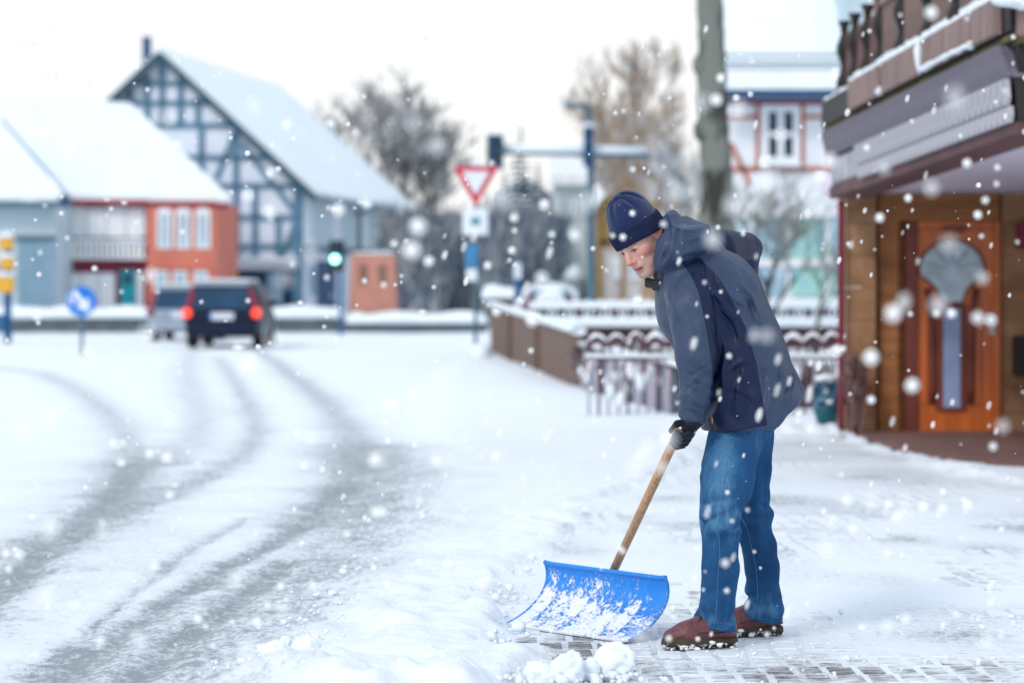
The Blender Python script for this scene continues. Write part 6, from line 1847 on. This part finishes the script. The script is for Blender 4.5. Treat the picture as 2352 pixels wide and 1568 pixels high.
# gloves
M['glove'] = cloth('black knit glove', (.006, .010, .024), .95, 380, .35, .15)
M['glovepalm'] = cloth('slate glove shell', (.055, .065, .115), .8, 300, .2, .1)
HA = W(1552, 1003, 8.57); HBt = W(1410, 1306, 9.115)      # shovel shaft: grip end, blade end
hd_ = nz(HBt - HA)
GR = HA + hd_ * -.022 + np.array([.010, 0, .004])
def glove():
    s = SD(GR - .115, GR + .115, .0034)
    ax = hd_                        # along the shaft, downwards
    wr = W(1588, 952, 8.52)
    kx = nz(wr - GR - ax * np.dot(wr - GR, ax))      # from shaft towards wrist
    ky = np.cross(ax, kx)
    if ky[1] > 0: ky = -ky           # ky points to the camera
    def P(a, b_, c): return GR + kx * a + ky * b_ + ax * c
    # hand back and palm lie on the wrist side of the shaft
    s.u(s.rc(P(.050, .010, -.050), P(.028, .014, .005), .027, .024), 0)
    s.u(s.rc(P(.028, .016, .004), P(.018, .022, .028), .022, .018), .015)
    s.u(s.rc(wr + (0, 0, .01), P(.045, .010, -.045), .037, .030), .02)
    # four fingers curl over the shaft's camera side and round behind
    for i, (c0, r_, ln) in enumerate(((-.030, .0108, 1.0), (-.008, .0112, 1.06), (.014, .0108, 1.0), (.034, .0094, .86))):
        k = P(.030, .024, c0 + .014)
        a1 = P(.004, .034 * ln, c0 + .018); a2 = P(-.024, .022 * ln, c0 + .016); a3 = P(-.029, -.004, c0 + .012)
        s.u(s.rc(k, a1, r_ * 1.15, r_ * 1.05), .006); s.u(s.rc(a1, a2, r_ * 1.05, r_), .003); s.u(s.rc(a2, a3, r_, r_ * .85), .003)
    # thumb down the far side
    s.u(s.rc(P(.030, -.006, -.030), P(.014, -.030, -.006), .014, .0125), .008); s.u(s.rc(P(.014, -.030, -.006), P(-.010, -.030, .016), .0125, .0105), .004)
    v, f = s.surf(); v = smooth_pts(v, f, 1, .4)
    mesh_np('glove', v, f, M['glove'], person, True)
glove()
# the other glove rests on the small of the back, behind the jacket
s = SD(W(1690, 745, 8.99) - .13, W(1690, 745, 8.99) + .13, .006)
b0 = W(1691, 752, 8.99)
s.u(s.rc(b0, b0 + (.004, -.05, -.06), .032, .034), 0)
for i in range(4):
    s.u(s.rc(b0 + (.012 - .0 * i, -.055 + .006 * i, -.045 - .018 * i), b0 + (.018, -.115 + .008 * i, -.055 - .02 * i), .0105, .009), .006)
s.u(s.rc(b0 + (.0, -.04, -.02), b0 + (.004, -.085, .006), .013, .011), .008)
v_, f_ = s.surf()
mesh_np('glove', v_, f_, M['glove'], person, True)

# ------------------------------------------------------------------ snow shovel
sh = thing('snow_shovel', 'blue plastic snow shovel with wooden handle, blade caked with snow', 'snow shovel', (.25, 9.0, 0))
def wood_mat():
    m, t, b = newmat('ash wood handle')
    c = t.nodes.new('ShaderNodeTexCoord')
    n = t.nodes.new('ShaderNodeTexNoise'); n.inputs['Scale'].default_value = 90; n.inputs['Detail'].default_value = 3
    mp = t.nodes.new('ShaderNodeMapping'); mp.inputs['Scale'].default_value = (1, 1, .02)
    q_ = Vector(hd_).rotation_difference(Vector((0, 0, 1)))
    mp.inputs['Rotation'].default_value = q_.to_euler()
    t.links.new(c.outputs['Object'], mp.inputs['Vector']); t.links.new(mp.outputs['Vector'], n.inputs['Vector'])
    r = t.nodes.new('ShaderNodeValToRGB'); r.color_ramp.elements[0].position = .32; r.color_ramp.elements[1].position = .68
    r.color_ramp.elements[0].color = (.38, .185, .085, 1); r.color_ramp.elements[1].color = (.58, .35, .19, 1)
    t.links.new(n.outputs['Fac'], r.inputs['Fac']); t.links.new(r.outputs['Color'], b.inputs['Base Color'])
    b.inputs['Roughness'].default_value = .5
    return m
M['wood'] = wood_mat()
def blade_mat():
    m, t, b = newmat('blue plastic with stuck snow')
    c = t.nodes.new('ShaderNodeTexCoord'); a = t.nodes.new('ShaderNodeAttribute'); a.attribute_name = 'cake'
    n = t.nodes.new('ShaderNodeTexNoise'); n.inputs['Scale'].default_value = 9; n.inputs['Detail'].default_value = 9; n.inputs['Roughness'].default_value = .68
    t.links.new(c.outputs['Object'], n.inputs['Vector'])
    nf = t.nodes.new('ShaderNodeTexNoise'); nf.inputs['Scale'].default_value = 75; nf.inputs['Detail'].default_value = 5; nf.inputs['Roughness'].default_value = .7
    t.links.new(c.outputs['Object'], nf.inputs['Vector'])
    s1 = t.nodes.new('ShaderNodeMath'); s1.operation = 'ADD'; t.links.new(n.outputs['Fac'], s1.inputs[0]); t.links.new(a.outputs['Fac'], s1.inputs[1])
    s3 = t.nodes.new('ShaderNodeMath'); s3.operation = 'MULTIPLY_ADD'; s3.inputs[1].default_value = .95; t.links.new(nf.outputs['Fac'], s3.inputs[0]); t.links.new(s1.outputs[0], s3.inputs[2])
    r = t.nodes.new('ShaderNodeMapRange'); r.inputs['From Min'].default_value = 1.05; r.inputs['From Max'].default_value = 1.16
    t.links.new(s3.outputs[0], r.inputs['Value'])
    x = t.nodes.new('ShaderNodeMix'); x.data_type = 'RGBA'; t.links.new(r.outputs['Result'], x.inputs['Factor'])
    x.inputs['A'].default_value = (.006, .225, .72, 1); x.inputs['B'].default_value = (.78, .82, .90, 1)
    t.links.new(x.outputs['Result'], b.inputs['Base Color'])
    rr_ = t.nodes.new('ShaderNodeMapRange'); rr_.inputs['To Min'].default_value = .33; rr_.inputs['To Max'].default_value = .85
    t.links.new(r.outputs['Result'], rr_.inputs['Value']); t.links.new(rr_.outputs['Result'], b.inputs['Roughness'])
    bp = t.nodes.new('ShaderNodeBump'); bp.inputs['Strength'].default_value = .5; bp.inputs['Distance'].default_value = .006
    t.links.new(r.outputs['Result'], bp.inputs['Height']); t.links.new(bp.outputs['Normal'], b.inputs['Normal'])
    return m
M['blade'] = blade_mat()
TL = W(1252, 1292, 9.32); TRp = W(1530, 1328, 8.83); BL = G(1169, 1437) + (0, 0, .003); BR = G(1446, 1477) + (0, 0, .003)
NS, NTt = 96, 40
th0, th1 = R(28), R(104)
tt = np.linspace(0, 1, NTt); ang = th0 + (th1 - th0) * tt ** .85
cf = np.r_[0, np.cumsum(np.cos((ang[1:] + ang[:-1]) / 2))]; cz = np.r_[0, np.cumsum(np.sin((ang[1:] + ang[:-1]) / 2))]
cf /= cf[-1]; cz /= cz[-1]
Vf = []; cake = []
for i in range(NS):
    sx_ = i / (NS - 1)
    b0 = BL + (BR - BL) * sx_; t0 = TL + (TRp - TL) * sx_
    nrm = nz(np.cross(t0 - b0, BR - BL)); nrm = nrm if nrm[1] < 0 else -nrm
    for j in range(NTt):
        hor = (t0 - b0) * np.array([1, 1, 0]); ver = np.array([0, 0, (t0 - b0)[2]])
        p = b0 + hor * cf[j] + ver * cz[j]
        rib = 0
        for rc_ in (.13, .27, .41, .55, .69, .83):
            rib += math.exp(-((sx_ - rc_) / .016) ** 2)
        rib *= sstep(.04, .18, tt[j]) * (1 - sstep(.80, .93, tt[j]))
        side = math.exp(-(sx_ / .03) ** 2) + math.exp(-((1 - sx_) / .03) ** 2)
        p = p + nrm * (.011 * rib + .012 * side * (1 - .5 * tt[j]))
        Vf.append(p)
        cake.append(.03 + .12 * math.exp(-((tt[j] - .25) / .26) ** 2) - .10 * rib + .10 * math.exp(-((sx_ - .52) / .3) ** 2) - .16 * sstep(.55, .9, tt[j]) + .13 * math.exp(-((sx_ - .05) / .06) ** 2) - .05 * sstep(.75, .95, sx_) + .16 * math.exp(-((tt[j]) / .06) ** 2) + .10 * math.exp(-((tt[j]-.80) / .06) ** 2))
Vf = np.array(Vf); I = np.arange(NS * NTt).reshape(NS, NTt)
Qf = np.stack([I[:-1, :-1], I[1:, :-1], I[1:, 1:], I[:-1, 1:]], -1).reshape(-1, 4)
bl = mesh_np('blade', Vf, Qf, M['blade'], sh, True)
attr(bl, 'cake', np.array(cake))
md = bl.modifiers.new('thick', 'SOLIDIFY'); md.thickness = .005; md.offset = 0
top = [Vf[I[i, NTt - 1]] for i in range(0, NS, 5)] + [Vf[I[NS - 1, NTt - 1]]]
o = MB().tube(top, .0085, 10).build('top_roll', M['blade'], bl, True); attr(o, 'cake', np.full(len(o.data.vertices), -.13))
M['edge'] = pm('frosted aluminium edge', (.58, .62, .68), .5, .1, 30, metal=.2)
low_ = [Vf[I[i, 0]] for i in range(0, NS, 5)] + [Vf[I[NS - 1, 0]]]
MB().tube(low_, .004, 6).build('wear_edge', M['edge'], sh, True)
for sd_, e_ in ((0, 'side_lip'), (NS - 1, 'side_lip')):
    o = MB().tube([Vf[I[sd_, j]] for j in range(0, NTt, 3)], .0055, 6).build(e_, M['blade'], bl, True); attr(o, 'cake', np.full(len(o.data.vertices), .02))
# stuck snow lumps on the blade
mb = MB(); rr = random.Random(4)
for _ in range(110):
    i = int(np.clip(rr.gauss(.5, .24), .03, .97) * (NS - 1)); j = int(np.clip(abs(rr.gauss(.14, .14)), 0, .9) * (NTt - 1))
    r_ = rr.uniform(.0015, .006)
    if j > 14: r_ *= .5
    mb.ball(Vf[I[i, j]] + np.array([-.002, -.003, .002]), (r_ * 1.5, r_, r_), 6, 4, 0, .6, rr.randint(0, 9999))
o = mb.build('stuck_snow', M['snow'], sh, True); o['kind'] = 'stuff'
TM = (TL + TRp) / 2
shaft_end = HBt - hd_ * .0
mb = MB(); mb.tube([HA - hd_ * .03, HA, HA + (HBt - HA) * .5, HBt + hd_ * .10], [.0165, .0172, .0168, .0165], 16)
mb.build('handle', M['wood'], sh, True)
mb = MB(); mb.tube([HBt + hd_ * .035 + (0, .012, 0), HBt + hd_ * .15 + (0, .014, 0)], [.024, .028], 14)
o = mb.build('socket', M['blade'], sh, True); attr(o, 'cake', np.full(len(o.data.vertices), -.2))
print('person', time.time() - T0)
# ------------------------------------------------------------------ lumps of pushed snow and the falling flakes
def lumpmesh(name, c, r, seed, label=None, group=None, parent=None):
    c = np.asarray(c, float); r = np.asarray(r, float)
    n, k = 40, 24; V = []; F = []
    th = 2 * math.pi * np.arange(n) / n
    for i in range(k + 1):
        ph = -math.pi / 2 + math.pi * i / k
        for a in th: V.append((math.cos(ph) * math.cos(a), math.cos(ph) * math.sin(a), math.sin(ph)))
    V = np.array(V)
    f = 1 + (noise3(V[:, 0], V[:, 1], V[:, 2], .9, seed) - .5) * .55 + (noise3(V[:, 0], V[:, 1], V[:, 2], .35, seed) - .5) * .34 + (noise3(V[:, 0], V[:, 1], V[:, 2], .14, seed) - .5) * .17
    P = c + V * f[:, None] * r
    for i in range(k):
        for j in range(n): F.append([i * n + j, i * n + (j + 1) % n, (i + 1) * n + (j + 1) % n, (i + 1) * n + j])
    o = mesh_np(name, P, np.array(F), M['snow'], parent, True, loc=None if parent else (c[0], c[1], 0))
    if label: tag(o, label, 'snow lump', group)
    return o
def lump_at(u, v, rx, rz, seed, label, grp='lumps of snow thrown up by the shovel'):
    g = G(u, v); return lumpmesh('snow_lump', g + (0, 0, rz * .75), (rx, rx * .85, rz), seed, label, grp)
lump_at(1412, 1556, .068, .062, 71, 'biggest round snowball at the bottom edge, right of the broken lumps')
lump_at(1300, 1570, .052, .058, 72, 'broken jagged snow lump left of the biggest snowball')
lump_at(1245, 1572, .055, .050, 73, 'leftmost jagged snow lump below the cleared patch')
lump_at(1352, 1562, .034, .040, 74, 'small upright snow lump between the jagged lumps and the biggest snowball')
lump_at(1450, 1538, .016, .016, 75, 'tiny snow crumb against the right side of the biggest snowball')
lump_at(625, 1520, .052, .042, 76, 'rounded snow lump on the slushy road edge, left one of the pair')
lump_at(698, 1516, .050, .046, 77, 'angular snow lump on the slushy road edge, right one of the pair')
lump_at(655, 1482, .022, .018, 78, 'small snow lump just behind the pair on the road edge')
lump_at(800, 1490, .024, .02, 79, 'small snow lump right of the pair on the road edge')
cr_ = MB(); rr = random.Random(17)
def crumbs(pts, n, wd, r0, r1):
    L = [G(*p) for p in pts]
    for _ in range(n):
        i = rr.randrange(len(L) - 1); t = rr.random(); p = L[i] * (1 - t) + L[i + 1] * t + np.array([rr.gauss(0, wd), rr.gauss(0, wd), 0])
        r_ = rr.uniform(r0, r1) * (2.0 if rr.random() < .12 else 1)
        cr_.ball(p + (0, 0, r_ * .5 + .012), (r_ * rr.uniform(.8, 1.4), r_ * rr.uniform(.8, 1.3), r_ * rr.uniform(.7, 1.0)), 6, 4, 0, .8, rr.randint(0, 99999))
crumbs([(560, 1540), (800, 1580), (1050, 1570), (1220, 1560), (1420, 1575)], 420, .09, .003, .011)
crumbs([(1180, 1500), (1130, 1430), (1180, 1340), (1240, 1260), (1330, 1170)], 150, .10, .003, .012)
crumbs([(650, 1560), (760, 1440), (900, 1290), (985, 1120)], 200, .12, .003, .010)
crumbs([(1480, 1480), (1700, 1500), (2000, 1520), (2300, 1400)], 90, .25, .002, .007)
o = cr_.build('snow_crumbs', M['snow'], None, True)
tag(o, 'small crumbs of snow strewn along the shovelled edge', kind='stuff')

# flakes: soft clumps drifting through the air between lens and houses; M: (u, v, apparent size)
FL = [(1210,  0, 0)]
big = [(45, 95, 12), (75, 97, 16), (107, 170, 20), (110, 310, 20), (165, 347, 20), (230, 330, 20), (190, 262, 18), (77, 240, 15), (408, 335, 17), (570, 450, 18), (620, 485, 20), (621, 398, 15), (660, 290, 17), (760, 285, 16), (778, 482, 20), (842, 467, 16), (985, 600, 16), (970, 720, 12), (905, 560, 12), (1320, 540, 18), (1222, 735, 19), (1250, 470, 15), (960, 520, 26), (945, 575, 27), (1195, 690, 12),
       (1140, 715, 14), (1175, 575, 12), (1180, 500, 13), (1245, 640, 22), (1755, 372, 18), (1885, 408, 20), (1905, 370, 24), (2050, 720, 26), (2000, 820, 24), (1922, 805, 17), (2185, 720, 14), (2275, 735, 17), (2138, 30, 20), (2020, 500, 14), (2245, 494, 13), (2262, 460, 12), (2000, 918, 13), (2280, 1025, 13), (2095, 885, 22), (2245, 730, 20), (2150, 720, 12), (2085, 455, 12), (1990, 340, 10), (2220, 375, 14), (2290, 385, 10),
       (548, 800, 17), (575, 840, 30), (85, 724, 14), (150, 940, 14), (262, 1018, 14), (278, 1062, 13), (384, 1050, 18), (345, 1040, 14), (390, 1136, 14), (740, 1078, 10), (700, 1070, 12), (862, 1055, 20), (1003, 1058, 16), (900, 935, 28), (955, 905, 24), (865, 1176, 18), (355, 1300, 17), (175, 1390, 15), (230, 1470, 16), (592, 1428, 15), (890, 1340, 13), (455, 1420, 14), (42, 1272, 17), (15, 1270, 14), (75, 1187, 10), (20, 1305, 12), (645, 1345, 12), (720, 1345, 15), (615, 1390, 12), (880, 1175, 14),
       (1110, 1340, 18), (1030, 1295, 15), (1945, 1148, 17), (2040, 1158, 15), (2120, 1165, 18), (2165, 1168, 16), (2222, 1160, 16), (2165, 1130, 10), (2060, 1190, 16), (2195, 1410, 9), (2300, 1215, 10), (1960, 1215, 13), (2080, 1420, 16), (1980, 1440, 10), (2040, 1270, 10), (1140, 1050, 16), (1665, 1292, 13), (1670, 1130, 7), (1430, 545, 10), (1452, 490, 9), (1120, 610, 12), (1465, 690, 14), (1655, 180, 14), (1645, 230, 18), (1690, 225, 10)]
FLK = MB(); FA = []; rr = random.Random(23)
def flake(u, v, y, r_px, el=1.0, seed=0, alpha=.9):
    p = W(u, v, y); r = r_px / FPX * y
    if p[2] < .03: return
    b = MB().ball((0, 0, 0), (r, r * .9, r), 9, 6, 0, .2, seed)
    sl_ = nz(np.array([.30, .1, 1]))
    for q in b.v:
        d_ = q @ sl_; q += sl_ * d_ * (el - 1)
    FLK.add([q + p for q in b.v], b.f); FA.extend([alpha * (.85 if r_px > 2 else 1)] * len(b.v))
def depth_for(r): return 8.66 / (1 + r / 22.0)
for i, (u, v, r) in enumerate(big):
    flake(u, v, depth_for(r) * rr.uniform(.94, 1.02), r * .70, 1.0, i, rr.choice([1, 1, .8, .6]))
for i in range(720):
    u = rr.uniform(-40, 2400); v = rr.uniform(-30, 1560)
    right = u > 1000
    r = rr.choice([3, 3.5, 4, 4.5, 5, 6, 7, 8, 9])
    nearer = rr.random() < .7 or (1380 < u < 1880 and 430 < v < 1500)
    y = depth_for(r) * rr.uniform(.85, 1.0) if nearer else rr.uniform(11, 14)
    el = rr.uniform(1.5, 2.6) if (right and rr.random() < .45) else 1.0
    flake(u, v, y, r * .72, el, 1000 + i, rr.choice([1, .8, .55, .4]) * (1 if el == 1 else .7))
for i in range(64):    # large faint ones quite near the lens
    r = rr.uniform(18, 34)
    flake(rr.uniform(-20, 2370), rr.uniform(150, 1500), depth_for(r * 1.2), r * .6, rr.choice([1, 1, 1.4]), 3000 + i, rr.uniform(.2, .5))
for i in range(150):   # fine spray in focus left of the shovel
    flake(rr.gauss(800, 90), rr.gauss(1250, 90), rr.uniform(8.2, 9.2), rr.uniform(.5, 1.3), 1.0, 5000 + i)
for i in range(90):
    flake(rr.uniform(1380, 2351), rr.uniform(400, 1500), rr.uniform(7.9, 8.3), rr.uniform(.6, 1.1), 1.0, 7000 + i)
fm_, ft_, fb_ = newmat('loose snow flake')
fa_ = ft_.nodes.new('ShaderNodeAttribute'); fa_.attribute_name = 'fluff'
fb_.inputs['Base Color'].default_value = (.95, .96, .97, 1); fb_.inputs['Roughness'].default_value = .9
fb_.inputs['Specular IOR Level'].default_value = .1; fb_.inputs['Transmission Weight'].default_value = 0
ft_.links.new(fa_.outputs['Fac'], fb_.inputs['Alpha'])
o = FLK.build('falling_snow', fm_, None, True)
attr(o, 'fluff', FA)
tag(o, 'loose snowflakes drifting through the air', kind='stuff')
print('done', time.time() - T0)
